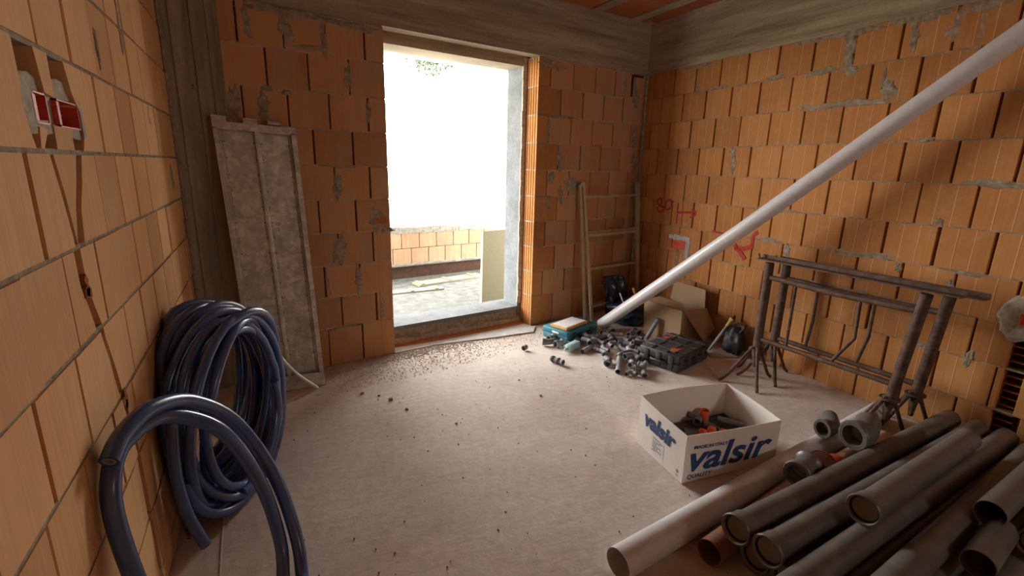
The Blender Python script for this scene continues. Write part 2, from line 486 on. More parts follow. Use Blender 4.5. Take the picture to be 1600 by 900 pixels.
# ---- back wall, left and right of the doorway
zb = [0.0, 0.065+0.2445, 0.554, 0.80, 1.043, 1.288, 1.531, 1.777, 2.022, 2.267, 2.51]
beds = MB()
COLW = -1.065
for r in range(10):
    lo = 0.0 if r else 0.0
    # left part; joints alternate
    odd = (9-r) % 2
    base = -0.26 if odd else -0.14
    step = 0.268
    ps = perps_between(COLW, 0.0, base, step)
    if ps[-1]-ps[-2] < 0.09: ps.pop(-2)
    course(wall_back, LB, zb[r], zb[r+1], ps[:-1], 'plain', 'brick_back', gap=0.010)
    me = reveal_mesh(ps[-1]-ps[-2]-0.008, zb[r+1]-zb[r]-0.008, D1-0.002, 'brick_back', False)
    put_brick(me, wall_back, LB, ps[-2]+0.008, zb[r]+0.004, 1, 1, 0.001)
    # right part
    base = OPW+0.27 if odd else OPW+0.135+0.28
    ps = perps_between(OPW, sR+0.02, base, 0.28)
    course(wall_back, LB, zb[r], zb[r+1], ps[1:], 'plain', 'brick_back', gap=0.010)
    me = reveal_mesh(ps[1]-ps[0]-0.008, zb[r+1]-zb[r]-0.008, D1-0.002, 'brick_orange', True)
    put_brick(me, wall_back, LB, ps[0], zb[r]+0.004, 1, 1, 0.001)
    for a, b in ((COLW, -0.004), (OPW+0.004, sR)):
        beds.box((a, 0.004, zb[r+1]-0.006), (b, BD, zb[r+1]+0.006), LB)
    beds.box((OPW+0.004, 0.004, zb[r+1]-0.007), (OPW+0.12, D1-0.004, zb[r+1]+0.007), LB)
    beds.box((-0.12, 0.004, zb[r+1]-0.007), (-0.004, D1-0.004, zb[r+1]+0.007), LB)
beds.build('mortar_bed', 'mortar_pale', wall_back, kind='stuff')

# ---- left wall: bricks cut by the slanting chase
zl = [0.0, 0.1, 0.343, 0.587, 0.83, 1.074, 1.3175, 1.561, 1.804, 2.05, 2.293, 2.535]
def jy(base): return base
baseL = {10: 1.76, 9: 1.64, 8: 1.64, 7: 1.565, 6: 1.43, 5: 1.28, 4: 1.22, 3: 1.405, 2: 1.27, 1: 1.40, 0: 1.3}
chase = [(0.0, 1.86), (0.14, 1.85), (0.61, 1.84), (0.85, 1.78), (1.11, 1.69), (1.21, 1.64), (1.35, 1.64), (1.561, 1.585)]   # (z, y)
def chy(z):
    for (za, ya), (zb_, yb_) in zip(chase[:-1], chase[1:]):
        if za <= z <= zb_: return ya+(yb_-ya)*(z-za)/(zb_-za)
    return chase[-1][1]
def poly_brick(parent, L, pts, depth, mat, j=0.003):
    """pts: (s, z) polygon; the brick keeps a rough cut edge"""
    mb = MB(); mb.prism([(s, 0, z) for s, z in pts], (0, depth, 0))
    o = bpy.data.objects.new('brick', mb.mesh('brick', mat)); link(o, parent)
    o.matrix_world = L @ T(0, random.uniform(-j, j), 0); return o
beds = MB()
for r in range(11):
    z0, z1 = zl[r]+0.006, zl[r+1]-0.006
    ps = perps_between(0.15, 3.66, baseL[r], 0.252, 0.004)
    if r == 6:
        for pts in ([(1.434, z0), (chy(z0)-.022, z0), (chy(1.35)-.024, 1.35), (chy(1.45)-.02, 1.45), (chy(z1)-.02, z1), (1.434, z1)],
                    [(chy(z0)+.020, z0), (1.672, z0+.03), (1.700, 1.42), (1.745, 1.49), (1.780, z1), (chy(z1)+.022, z1), (chy(1.45)+.024, 1.45)],
                    [(1.700, z0), (1.932, z0), (1.932, z1), (1.812, z1), (1.772, 1.48), (1.722, 1.41)]):
            poly_brick(wall_left, LL, pts, BD, 'brick_pale')
    for a, b in zip(ps[:-1], ps[1:]):
        a += 0.004; b -= 0.004
        if r == 6 and 1.40 < a < 1.90: continue
        if r >= 7 or not (a < 1.9 and b > 1.45):
            if r == 7 and b > 1.46 and a < 1.86: continue       # courses around the switch boxes, below
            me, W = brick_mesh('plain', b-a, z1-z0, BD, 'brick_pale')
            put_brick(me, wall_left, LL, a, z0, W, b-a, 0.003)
            continue
        cw = 0.021
        cl = [(chy(z)-cw+random.uniform(-0.004, 0.004), z) for z in (z0, z0+(z1-z0)*.3, z0+(z1-z0)*.6, z1)]
        cr_ = [(chy(z)+cw+random.uniform(-0.004, 0.004), z) for z in (z0, z0+(z1-z0)*.3, z0+(z1-z0)*.6, z1)]
        if max(p[0] for p in cl) >= b and min(p[0] for p in cl) >= b:
            poly_brick(wall_left, LL, [(a, z0), (b, z0), (b, z1), (a, z1)], BD, 'brick_pale'); continue
        if min(p[0] for p in cr_) <= a and max(p[0] for p in cr_) <= a:
            pl = [(a, z0), (b, z0), (b, z1), (a, z1)]
            if r == 6 and a < 1.75:        # second, thinner chase joins from the right
                pass
            poly_brick(wall_left, LL, pl, BD, 'brick_pale'); continue
        left = [(a, z0)] + [(min(max(s, a+0.002), b), z) for s, z in cl] + [(a, z1)]
        if max(p[0] for p in left) - a > 0.02: poly_brick(wall_left, LL, left, BD, 'brick_pale')
        right = [(b, z1)] + [(max(min(s, b-0.002), a), z) for s, z in reversed(cr_)] + [(b, z0)]
        if b - min(p[0] for p in right) > 0.02:
            if r == 6:
                s1 = [(1.685, z0), (1.795, z1)]                     # line of the second chase
                wed = [(cr_[0][0], z0)]+[(s, z) for s, z in cr_[1:]]+[(s1[1][0]-0.012, z1), (s1[0][0]-0.008, z0+0.02)]
                poly_brick(wall_left, LL, wed, BD, 'brick_pale')
                if b > 1.80: poly_brick(wall_left, LL, [(s1[0][0]+0.012, z0), (b, z0), (b, z1), (s1[1][0]+0.010, z1)], BD, 'brick_pale')
                elif b > 1.7: poly_brick(wall_left, LL, [(s1[0][0]+0.012, z0), (b, z0), (b, z0+(b-s1[0][0])*1.5)], BD, 'brick_pale')
            else:
                poly_brick(wall_left, LL, right, BD, 'brick_pale')
    beds.box((0.15, 0.005, zl[r+1]-0.0075), (3.66, BD, zl[r+1]+0.0075), LL)
beds.build('mortar_bed', 'mortar', wall_left, kind='stuff')
# course 7 with the two switch boxes chopped in
z0, z1 = zl[7]+0.006, zl[8]-0.006
for pts in ([(1.314, z0), (1.505, z0), (1.492, 1.60), (1.474, 1.66), (1.488, 1.71), (1.486, z1), (1.314, z1)],
            [(1.625, 1.70), (1.688, 1.694), (1.690, z1), (1.604, z1)],
            [(1.535, z0), (1.555, z0), (1.600, 1.612), (1.552, 1.618)],
            [(1.640, z0), (1.775, z0), (1.772, 1.622), (1.646, 1.626)],
            [(1.845, z0), (2.055, z0), (2.055, z1), (1.800, z1), (1.830, 1.72), (1.880, 1.67), (1.885, 1.62)]):
    poly_brick(wall_left, LL, pts, BD, 'brick_pale', 0.001)
mb = MB()                                                       # mortar packed round the boxes
def pack(pts, d, back=BD): mb.prism([LL @ Vector((s_, d, z_)) for s_, z_ in pts], LL.to_3x3() @ Vector((0, back-d, 0)))
pack([(1.488, 1.695), (1.62, 1.695), (1.612, 1.728), (1.57, 1.738), (1.492, 1.728)], 0.010)
pack([(1.472, 1.66), (1.49, 1.615), (1.552, 1.616), (1.548, 1.70), (1.486, 1.708)], 0.001)
pack([(1.50, z0+.03), (1.56, z0+.035), (1.60, 1.60), (1.64, 1.605), (1.64, 1.635), (1.50, 1.63)], 0.004)
pack([(1.628, 1.61), (1.702, 1.612), (1.70, 1.70), (1.655, 1.708), (1.630, 1.70)], 0.012)
pack([(1.690, 1.695), (1.872, 1.70), (1.85, 1.742), (1.76, 1.748), (1.692, 1.735)], 0.010)
pack([(1.872, 1.60), (1.90, 1.61), (1.892, 1.69), (1.872, 1.71)], -0.001)
pack([(1.775, z0+.035), (1.845, z0+.03), (1.88, 1.60), (1.86, 1.63), (1.76, 1.628)], 0.006)
mb.build('mortar_patch', 'mortar_pale', wall_left, kind='stuff')
mb = MB(); 
for s0, s1 in ((1.48, 1.63), (1.68, 1.88)): mb.prism([LL @ Vector((u, 0.07, v)) for u, v in ((s0, 1.56), (s1, 1.56), (s1, 1.80), (s0, 1.80))], LL.to_3x3() @ Vector((0, 0.012, 0)))
mb.build('cell_shade_strip', 'void_painted_shade', wall_left, kind='stuff')  # dark sheets painting the shade inside the broken cells
def switch_box(s, z, w_, h_, L, lab):
    o = empty('switch_box', (0, 0, 0), 0, lab, 'switch box')
    o.matrix_world = L @ T(s, 0, z)
    mb = MB()
    t_ = 0.004; d0, d1 = 0.002, 0.055
    for lo, hi in (((0, d0, 0), (t_, d1, h_)), ((w_-t_, d0, 0), (w_, d1, h_)), ((0, d0, 0), (w_, d1, t_)), ((0, d0, h_-t_), (w_, d1, h_)), ((0, d1-t_, 0), (w_, d1, h_))):
        mb.box(lo, hi)
    mb.build('shell', 'red_plastic', o)
    mb = MB()
    for k in range(3): mb.tube([(w_*(0.25+0.25*k), d1-0.006, h_*.3), (w_*(0.25+0.25*k), d1-0.02, h_*.5), (w_*(0.3+0.2*k), d1-0.01, h_*.8)], 0.007, 6)
    mb.build('conduit_stub', 'red_plastic', o)
    mb = MB(); mb.box((-0.012, 0.0, 0.006), (0.006, 0.012, h_-0.008)); mb.build('mounting_ear', 'red_plastic', o)
    return o
switch_box(1.552, 1.624, 0.080, 0.072, LL, 'open red flush box in the left wall, the one nearer the camera')
switch_box(1.704, 1.624, 0.165, 0.070, LL, 'open red flush box in the left wall, the one nearer the corner')
# ribs of broken brick cells inside the chase
mb = MB()
z = 0.12
while z < 1.55:
    y = chy(z); mb.box((y-0.03, 0.012+random.uniform(0, .014), z), (y+0.03, BD, z+0.007), LL @ T(y, 0, z) @ RY(random.uniform(-.25, .25)) @ T(-y, 0, -z)); z += random.uniform(0.028, 0.042)
mb.build('broken_cell', 'brick_dark', wall_left, kind='stuff')
mb = MB()
for (za, ya), (zb_, yb_) in zip(chase[:-1], chase[1:]): mb.prism([(ya-0.034, 0.062, za), (ya+0.034, 0.062, za), (yb_+0.034, 0.062, zb_), (yb_-0.034, 0.062, zb_)], (0, 0.02, 0))
mb.prism([(1.65, 0.062, 1.32), (1.74, 0.062, 1.32), (1.84, 0.062, 1.60), (1.74, 0.062, 1.60)], (0, 0.02, 0))
mb.v = [tuple(LL @ Vector(p)) for p in mb.v]
mb.build('chase_shade_strip', 'void_painted_shade', wall_left)  # dark strip painting the shade deep in the chase
mb = MB()
for zz, rr in ((0.80, 0.05), (1.20, 0.035)):
    for k in range(5):
        u = chy(zz)+random.uniform(-0.012, 0.02); v = zz+random.uniform(-rr, rr)
        mb.box((u-0.014, -0.003, v-0.012), (u+0.012, 0.05, v+0.012), LL @ T(u, 0, v) @ RY(random.uniform(-1, 1)) @ T(-u, 0, -v))
mb.build('chase_crumbs', 'brick_dark', wall_left, kind='stuff')

# ---- mortar smears lying proud of the brick faces
def patch(mb, L, s, z, w_, h_, th=0.006, n=34, seed=0, rough=0.42):
    rg = random.Random(seed); k = len(mb.v)
    ph = [rg.uniform(0, 2*PI) for _ in range(4)]; th = th*0.55
    def rad(a): return 1+rough*(0.5*math.sin(2*a+ph[0])+0.35*math.sin(5*a+ph[1])+0.3*math.sin(9*a+ph[2])+0.12*math.sin(13*a+ph[3]))+rg.uniform(-.07, .07)
    out = [max(0.45, rad(2*PI*i/n)) for i in range(n)]
    vs = []; 
    for q, dep in ((1.0, 0.004), (0.82, -th*0.8), (0.4, -th)):
        for i in range(n):
            a = 2*PI*i/n; r = out[i]*q
            vs.append(L @ Vector((s+math.cos(a)*r*w_/2, dep+(rg.uniform(-.002, .002) if dep < 0 else 0), z+math.sin(a)*r*h_/2)))
    vs.append(L @ Vector((s, -th, z)))
    fs = []
    for q in range(2):
        for i in range(n): fs.append((q*n+i, q*n+(i+1) % n, (q+1)*n+(i+1) % n, (q+1)*n+i))
    for i in range(n): fs.append((2*n+i, 2*n+(i+1) % n, 3*n))
    mb.add(vs, fs)
def smears(name, L, lst, mat, parent):
    mb = MB()
    for i, a in enumerate(lst): patch(mb, L, *a, seed=i*7+len(lst))
    return mb.build(name, mat, parent, smooth=50, kind='stuff')
R_ = lambda *l: [(-y, z, w_, h_, th) for y, z, w_, h_, th in l]
smears('mortar_smear', LR, R_(
    (2.18, 2.40, 0.10, 0.26, .010), (2.17, 2.50, 0.34, 0.07, .016), (2.45, 2.505, 0.30, 0.05, .012), (1.80, 2.41, 0.07, 0.22, .008), (1.80, 2.50, 0.35, 0.07, .012),
    (1.60, 2.41, 0.09, 0.20, .003), (1.45, 2.49, 0.30, 0.09, .006), (1.47, 2.38, 0.05, 0.22, .004), (1.20, 2.50, 0.30, 0.07, .006), (2.9, 2.52, 0.5, 0.03, .006),
    (3.55, 2.50, 0.35, 0.05, .004), (3.3, 2.28, 0.22, 0.035, .006), (3.52, 2.30, 0.03, 0.18, .004), (2.36, 2.275, 0.26, 0.05, .010), (2.15, 2.25, 0.12, 0.06, .010), (2.45, 2.05, 0.14, 0.03, .006),
    (2.30, 2.03, 0.30, 0.045, .010), (2.05, 2.035, 0.36, 0.05, .012), (1.89, 2.10, 0.11, 0.12, .008), (1.93, 2.17, 0.03, 0.12, .006), (2.72, 2.29, 0.18, 0.04, .008),
    (3.02, 1.62, 0.05, 0.20, .006), (3.04, 1.73, 0.08, 0.06, .006), (1.62, 1.775, 0.10, 0.03, .008), (1.22, 1.52, 0.34, 0.05, .006), (1.46, 1.29, 0.05, 0.05, .006),
    (2.60, 1.02, 0.40, 0.035, .006), (2.40, 0.95, 0.06, 0.14, .006), (1.95, 1.01, 0.36, 0.035, .004), (1.75, 1.02, 0.28, 0.04, .004), (1.28, 1.0, 0.2, 0.025, .003), (1.62, 0.97, 0.04, 0.08, .004), (1.33, 0.90, 0.04, 0.12, .004), (2.55, 1.265, 0.5, 0.03, .004),
    (1.4, 0.51, 0.15, 0.03, .004), (1.8, 0.76, 0.1, 0.03, .004), (1.16, 0.50, 0.05, 0.1, .004)), 'mortar', wall_right)
smears('mortar_smear', LB, [
    (-0.88, 2.40, 0.06, 0.2, .004), (-0.66, 2.40, 0.09, 0.24, .005), (-0.62, 2.49, 0.5, 0.07, .006), (-0.42, 2.36, 0.05, 0.22, .004), (-0.2, 2.48, 0.4, 0.06, .004), (-0.5, 2.30, 0.22, 0.04, .004),
    (-0.27, 2.14, 0.06, 0.2, .004), (-0.83, 1.90, 0.09, 0.16, .005), (-1.0, 1.9, 0.10, 0.22, .002), (-0.68, 2.0, 0.06, 0.04, .008), (-0.80, 2.015, 0.06, 0.05, .008), (-0.13, 1.92, 0.04, 0.2, .003),
    (-0.39, 1.38, 0.07, 0.2, .004), (-0.40, 0.91, 0.13, 0.22, .004), (-0.27, 0.66, 0.07, 0.22, .005), (-0.10, 1.12, 0.16, 0.2, .004), (-0.03, 1.04, .1, .05, .004), (-0.50, 0.66, 0.03, 0.2, .002), (-0.37, 1.53, 0.3, 0.03, .003), (-0.09, 0.42, 0.05, 0.2, .004), (-0.4, 0.3, 0.3, 0.02, .003),
    (1.60, 2.46, 0.3, 0.10, .003), (1.56, 1.9, 0.06, 0.2, .003), (1.70, 2.02, 0.4, 0.03, .004), (1.72, 1.62, 0.07, 0.22, .003), (2.35, 2.0, 0.3, 0.03, .004), (2.2, 1.78, 0.2, 0.03, .004), (2.72, 2.25, 0.12, 0.3, .006), (2.55, 2.40, 0.05, 0.2, .004),
    (2.74, 1.9, 0.08, 0.25, .005), (2.76, 1.62, 0.08, 0.25, .005), (2.77, 1.35, 0.08, 0.22, .005), (1.75, 1.30, 0.06, 0.2, .004), (1.60, 1.2, 0.08, 0.18, .003), (1.68, 0.9, 0.06, 0.12, .004), (1.9, 1.40, 0.25, 0.12, .003), (1.62, 1.46, 0.1, 0.1, .004)], 'mortar', wall_back)
smears('mortar_smear', LL, [(2.6, 2.06, 0.05, 0.2, .003), (2.95, 1.75, 0.05, 0.16, .002), (3.58, 0.95, 0.05, 0.5, .006), (3.4, 1.45, 0.08, 0.12, .003), (2.2, 1.9, 0.03, 0.12, .003), (3.62, 1.9, 0.04, 0.3, .004)], 'mortar', wall_left)

# small horizontal chase box on the left part of the back wall and its vertical chase
mb = MB(); mb.box((-0.135, -0.004, 1.10), (-0.03, 0.03, 1.145), LB); mb.build('conduit_recess', 'brick_dark', wall_back)
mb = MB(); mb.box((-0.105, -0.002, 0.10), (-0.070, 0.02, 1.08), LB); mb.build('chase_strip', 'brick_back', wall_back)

# ---- column with vertical board marks, ring beams with horizontal ones
mb = MB(); s = sL
for wd, d in ((0.055, 0.0), (0.07, -0.010), (0.035, 0.006), (0.08, -0.006), (0.085, -0.016)):
    mb.box((s, d, -0.02), (min(s+wd, COLW+0.004), D1, 2.6), LB); s += wd
mb.box((s-0.02, -0.006, 0), (COLW+0.004, D1, 2.6), LB)
for k, (ss, zz) in enumerate(((sL+.22, 2.14), (sL+.14, 1.98), (sL+.27, 2.27), (sL+.20, 1.74), (sL+.26, 2.43))):
    patch(mb, LB, ss, zz, 0.03, 0.03, 0.012, seed=k)
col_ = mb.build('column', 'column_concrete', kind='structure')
mb = MB(); mb.prism([(sL, 0, 0.0), (sL+0.02, -0.018, 0), (sL+0.03, 0, 0)], (0, 0, 2.5))
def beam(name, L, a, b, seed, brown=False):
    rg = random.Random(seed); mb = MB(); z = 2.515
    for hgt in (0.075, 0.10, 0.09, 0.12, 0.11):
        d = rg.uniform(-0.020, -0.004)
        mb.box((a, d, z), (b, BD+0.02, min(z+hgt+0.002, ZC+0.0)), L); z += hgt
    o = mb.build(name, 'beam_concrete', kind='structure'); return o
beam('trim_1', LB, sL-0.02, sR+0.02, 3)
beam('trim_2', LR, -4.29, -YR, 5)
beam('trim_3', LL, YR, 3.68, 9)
# mortar bead down the far right corner
mb = MB(); cx, cy = back_corner(xr(4.26))
mb.tube([(cx-0.012, cy-0.02, z) for z in (0, 0.6, 1.3, 1.9, 2.55)], 0.018, 6)
mb.build('corner_mortar', 'mortar', wall_back)
mb = MB(); cy = yb(XL)
mb.tube([(XL+0.008, cy-0.02, z) for z in (0, 0.9, 1.7, 2.55)], 0.012, 6)
mb.build('corner_mortar', 'mortar', wall_left)
# dark bars painting a pocket's shade, top of the back wall by the corner
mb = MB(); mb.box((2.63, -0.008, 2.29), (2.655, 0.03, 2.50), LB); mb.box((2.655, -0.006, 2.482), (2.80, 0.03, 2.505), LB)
mb.build('pocket_painted_shade', 'void_painted_shade', wall_back)

# ---- doorway frame: lintel, jambs, raised sill (concrete), threshold
door = empty('door_1', bw(OPW/2, D1, 0), TH, kind='structure')
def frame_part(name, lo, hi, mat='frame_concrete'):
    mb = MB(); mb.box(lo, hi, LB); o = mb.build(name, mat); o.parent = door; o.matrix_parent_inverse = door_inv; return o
bpy.context.view_layer.update(); door_inv = door.matrix_world.inverted()
ZS = 0.165
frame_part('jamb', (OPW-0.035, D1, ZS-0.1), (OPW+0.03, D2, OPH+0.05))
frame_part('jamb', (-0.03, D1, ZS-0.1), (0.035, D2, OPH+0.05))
frame_part('lintel', (-0.03, D1, 2.45), (OPW+0.03, D2, OPH+0.1), 'beam_concrete')
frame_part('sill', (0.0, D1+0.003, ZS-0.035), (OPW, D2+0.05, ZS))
frame_part('sill_base', (0.0, D1+0.012, -0.15), (OPW, D2, ZS-0.035), 'mortar')
mb = MB()
pts = [(0.0, D1+0.0, 0.0)]
for i in range(21):
    u = i/20*OPW; mb.add([LB @ Vector(p) for p in ((u, D1+0.012, 0.04+0.03*noise.noise(Vector((u*5, 0, 0)))), (u, D1-0.012-0.01*noise.noise(Vector((u*4, 3, 0))), 0.0))], [])
mb.f = []; mb.m = []
for i in range(20): mb.f.append((2*i, 2*i+1, 2*i+3, 2*i+2)); mb.m.append(0)
o = mb.build('mortar_fillet', 'mortar_pale'); o.parent = door; o.matrix_parent_inverse = door_inv
mb = MB()                                                     # jagged mortar edge between brick and jamb
for k in range(34):
    z = 0.2+k*0.069; mb.box((OPW-0.040-random.uniform(0, .007), D1-0.010-random.uniform(0, .006), z), (OPW+0.002, D1+0.004, z+0.066), LB)
mb.build('mortar_edge', 'mortar_pale', wall_back, kind='stuff')
mb = MB()                                                     # pale ragged edge under the brick-face lintel
for k in range(30):
    s = k*OPW/30; mb.box((s, 0.002-random.uniform(0, .004), OPH-0.012-random.uniform(0, .005)), (s+OPW/30, D1, OPH+0.004), LB)
mb.build('lintel_edge', 'brick_pale', wall_back, kind='stuff')
mb = MB()                                                     # thin dusty strip laid along the threshold
edge = [(-0.004, -0.02), (0.37, -0.015), (0.86, -0.11), (1.33, -0.185), (1.44, -0.07), (1.40, 0.06)]
top = [(0.0, 0.10), (0.37, 0.06), (0.86, 0.05), (1.30, 0.05)]
pl = edge + top[::-1]
mb.prism([LB @ Vector((s, d, 0.004)) for s, d in pl], (0, 0, 0.008))
thr = mb.build('threshold_strip', 'strip_dusty', kind='structure')
mb = MB(); mb.box((0, 0.0, -0.05), (OPW, D1+0.01, 0.006), LB); mb.build('threshold', 'brick_dark', kind='structure')

# ---- terrace outside: slab, parapet of bricks with mortar coping
ZT = -0.13
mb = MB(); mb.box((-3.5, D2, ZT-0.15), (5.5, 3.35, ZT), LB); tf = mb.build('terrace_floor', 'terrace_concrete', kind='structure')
PD = 3.05
mb = MB(); mb.box((-3.5, PD+0.03, 0.06), (5.5, PD+0.25, 0.60), LB); par = mb.build('wall_terrace', 'coping_mortar', kind='structure')
mb = MB(); mb.box((-3.5, PD+0.08, ZT), (5.5, PD+0.25, 0.06), LB); mb.build('parapet_base', 'void_painted_shade', par)  # set-back base, shadow gap under the bricks painted into its colour
LP = LB @ T(0, PD, 0)
for r, (z0, z1) in enumerate(((0.10, 0.335), (0.345, 0.585))):
    ps = perps_between(0.7, 4.0, 0.9+0.14*r, 0.285)
    for a, b in zip(ps[:-1], ps[1:]):
        me, W = brick_mesh('ridged', b-a-0.010, z1-z0, BD, 'brick_terrace')
        put_brick(me, par, LP, a, z0, W, b-a-0.010, 0.004)
mb = MB()
for i in range(66):
    s = 0.4+i*0.055; z = 0.585; t_ = 0.07+0.022*noise.noise(Vector((s*3, 0, 0))); b_ = 0.02*noise.noise(Vector((s*4, 5, 0)))
    mb.box((s, -0.012+0.01*noise.noise(Vector((s*5, 9, 0))), z-0.02+b_), (s+0.056, 0.25, z+t_), LP)
mb.build('coping', 'coping_mortar', par, kind='stuff')
mb = MB()
for i in range(66):
    s = 0.4+i*0.055; b_ = 0.035*noise.noise(Vector((s*4, 1, 0)))
    mb.box((s, -0.010, 0.085-b_*.6), (s+0.056, 0.03, 0.112+b_*.6), LP)
mb.build('mortar_bed', 'coping_mortar', par, kind='stuff')
mb = MB(); mb.box((2.16, 1.41, ZT), (2.75, 1.75, 2.4), LB); mb.build('wall_terrace_side', 'mortar_pale', kind='structure')
mb = MB(); mb.box((-3.5, D2-0.02, 3.03), (5.5, 3.35, 3.25), LB); mb.build('added_roof_slab', 'frame_concrete', kind='structure')  # unseen slab added over the terrace to cut the sky light
mb = MB(); mb.box((-60, 3.4, -0.6), (60, 90, -0.5), LB); mb.build('ground', 'ground', kind='structure')

# ================================================================== OBJECTS
# ---- outside the doorway
o = empty('insulation_board', (2.303, 5.28, ZT), TH, 'tall pale board leaning upright out on the terrace, beside the right door jamb', 'board')
mb = MB(); th_ = math.atan2(0.15, 0.93)
mb.prism([(0, 0, 0), (0.92, 0, 0), (0.92, 0, 0.94), (0.10, 0, 0.92)], (0, 0.03, 0), 0)
b_ = mb.build('panel', 'insulation', o); b_.rotation_euler = (-th_, 0, 0)
mb = MB(); mb.prism([(0, 0.006, 0), (0.012, 0.006, 0), (0.112, 0.006, 0.92), (0.10, 0.006, 0.92)], (0, 0.028, 0)); b_ = mb.build('edge_strip', 'wood_pale', o); b_.rotation_euler = (-th_, 0, 0); b_.location = (-0.004, -0.008, 0)
def plank(loc, rz, L_, W_, H_, label, mat='board_weathered', tilt=0):
    o = empty('wooden_board', loc, rz, label, 'board')
    mb = MB(); rbox(mb, (L_, W_, H_), 0.004, T(L_/2, 0, H_/2), seg=1); b1 = mb.build('plank', mat, o)
    for k in range(3): mb = MB(); mb.box((0.04+k*L_*.4, -W_/2-0.002, H_), (0.09+k*L_*.4, W_/2+0.002, H_+0.014)); mb.build('batten', mat, o)
    return o
plank((1.30, 6.30, ZT), 0.02, 0.86, 0.14, 0.022, 'nearer and shorter pale board lying flat on the terrace floor')
plank((1.86, 6.62, ZT), 0.24, 1.15, 0.22, 0.03, 'farther and longer pale board lying on the terrace below the low brick wall')

tree = empty('tree', (2.1, 11.6, -0.5), 0, 'green leafy tree beyond the terrace, its leaves showing under the lintel', 'tree')
mb = MB(); mb.tube([(0, 0, 0), (-0.02, 0.05, 2), (0.05, 0, 3.6), (0.6, -0.2, 5.0)], 0.14, 10, radii=[.17, .14, .12, .06])
for e in ((1.5, -.5, 4.75), (1.9, -.2, 5.1), (1.1, .3, 5.6), (1.0, -.8, 5.2)): mb.tube([(0.2, -.05, 4.1), (0.7, -.2, 4.7), e], 0.04, 6, radii=[.05, .035, .012])
mb.build('trunk', 'bark', tree, smooth=True)
mb = MB(); rg = random.Random(4)
for k in range(6500):
    a = rg.uniform(0, 2*PI); u = rg.uniform(-1, 1); r = rg.uniform(0.55, 1.0)
    q = math.sqrt(1-u*u)
    p = Vector((1.62+0.80*r*q*math.cos(a), -0.2+1.0*r*q*math.sin(a), 4.88+0.88*r*u))
    if p.z < 3.95 + 0.25*noise.noise(p*3): continue
    m = T(*p) @ RZ(rg.uniform(0, 6)) @ RX(rg.uniform(-1.2, 1.2)); l_ = rg.uniform(0.05, 0.09)
    mb.add([m @ Vector(q_) for q_ in ((0, 0, 0), (l_*.35, l_*.5, 0.008), (0, l_, 0), (-l_*.35, l_*.5, 0.008))], [(0, 1, 2, 3)])
mb.build('foliage', 'leaf', tree, kind='stuff')

# ---- rubble on the floor in front of the doorway
mb = MB(); rg = random.Random(11)
for k in range(9000):
    s = rg.uniform(-0.66, 1.5); u = rg.random()
    wd = 0.50 if s < 0.2 else 0.50-0.04*(s-0.2)
    dd = -0.02-wd*u**1.3
    if s > 0.0 and dd > -0.02-max(0, s-0.37)*0.17: continue
    if rg.random() > (1.0-u*0.75)*(1.0 if s < .7 else .6): continue
    x, y, _ = bw(s, dd, 0); r = rg.uniform(0.003, 0.0085)*(1.15 if u < .4 else 0.7)
    m = T(x, y, r*0.3) @ RZ(rg.uniform(0, 6)) @ RX(rg.uniform(-.6, .6))
    q = [Vector((rg.uniform(.6, 1.2)*a*r, rg.uniform(.6, 1.2)*b*r, rg.uniform(.5, .9)*c_*r)) for a, b, c_ in ((1,0,0),(-1,0,0),(0,1,0),(0,-1,0),(0,0,1),(0,0,-1))]
    mb.add([m @ v for v in q], [(0,2,4),(2,1,4),(1,3,4),(3,0,4),(2,0,5),(1,2,5),(3,1,5),(0,3,5)])
tag(mb.build('rubble', 'gravel_stone'), 'drift of pale crushed rubble on the floor along the foot of the doorway wall', 'rubble', kind='stuff')
mb = MB()
for k in range(230):
    x = rg.uniform(-0.2, 3.4); y = rg.uniform(1.0, 3.6); r = rg.uniform(0.002, 0.006)
    m = T(x, y, r*0.4) @ RZ(rg.uniform(0, 6))
    mb.add([m @ (Vector(v)*r) for v in ((1,0,0),(-1,.2,0),(0,1,0),(0,-1,.1),(0,0,1),(0,0,-1))], [(0,2,4),(2,1,4),(1,3,4),(3,0,4),(2,0,5),(1,2,5),(3,1,5),(0,3,5)])
tag(mb.build('floor_grit', 'mortar'), 'scattered specks of grit over the screed floor', 'grit', kind='stuff')
clods = [(0.66, 3.03, .016), (0.60, 3.12, .010), (0.72, 2.85, .012), (0.95, 2.55, .008), (1.62, 2.66, .010), (0.50, 3.2, .012), (1.60, 2.95, .007)]
CL = ['mortar crumb on the floor, the biggest of those left of centre', 'mortar crumb on the floor just behind the biggest one', 'mortar crumb on the floor just in front of the biggest one', 'small crumb near the middle of the floor',
      'small crumb on the floor between the loose socket and the white box', 'mortar crumb by the edge of the rubble drift', 'tiny crumb on the floor in front of the loose socket']
for i, (x, y, r) in enumerate(clods):
    mb = MB(); bm = bmesh.new(); bmesh.ops.create_icosphere(bm, subdivisions=2, radius=r)
    for v in bm.verts: v.co *= 1+0.35*noise.noise(v.co*90+Vector((i, 0, 0))); v.co.z *= 0.6
    mb.add([v.co.copy() for v in bm.verts], [[v.index for v in f.verts] for f in bm.faces]); bm.free()
    o = mb.build('mortar_crumb', 'mortar'); o.location = (x, y, r*0.45); tag(o, CL[i], 'crumb', 'mortar crumbs on the floor')
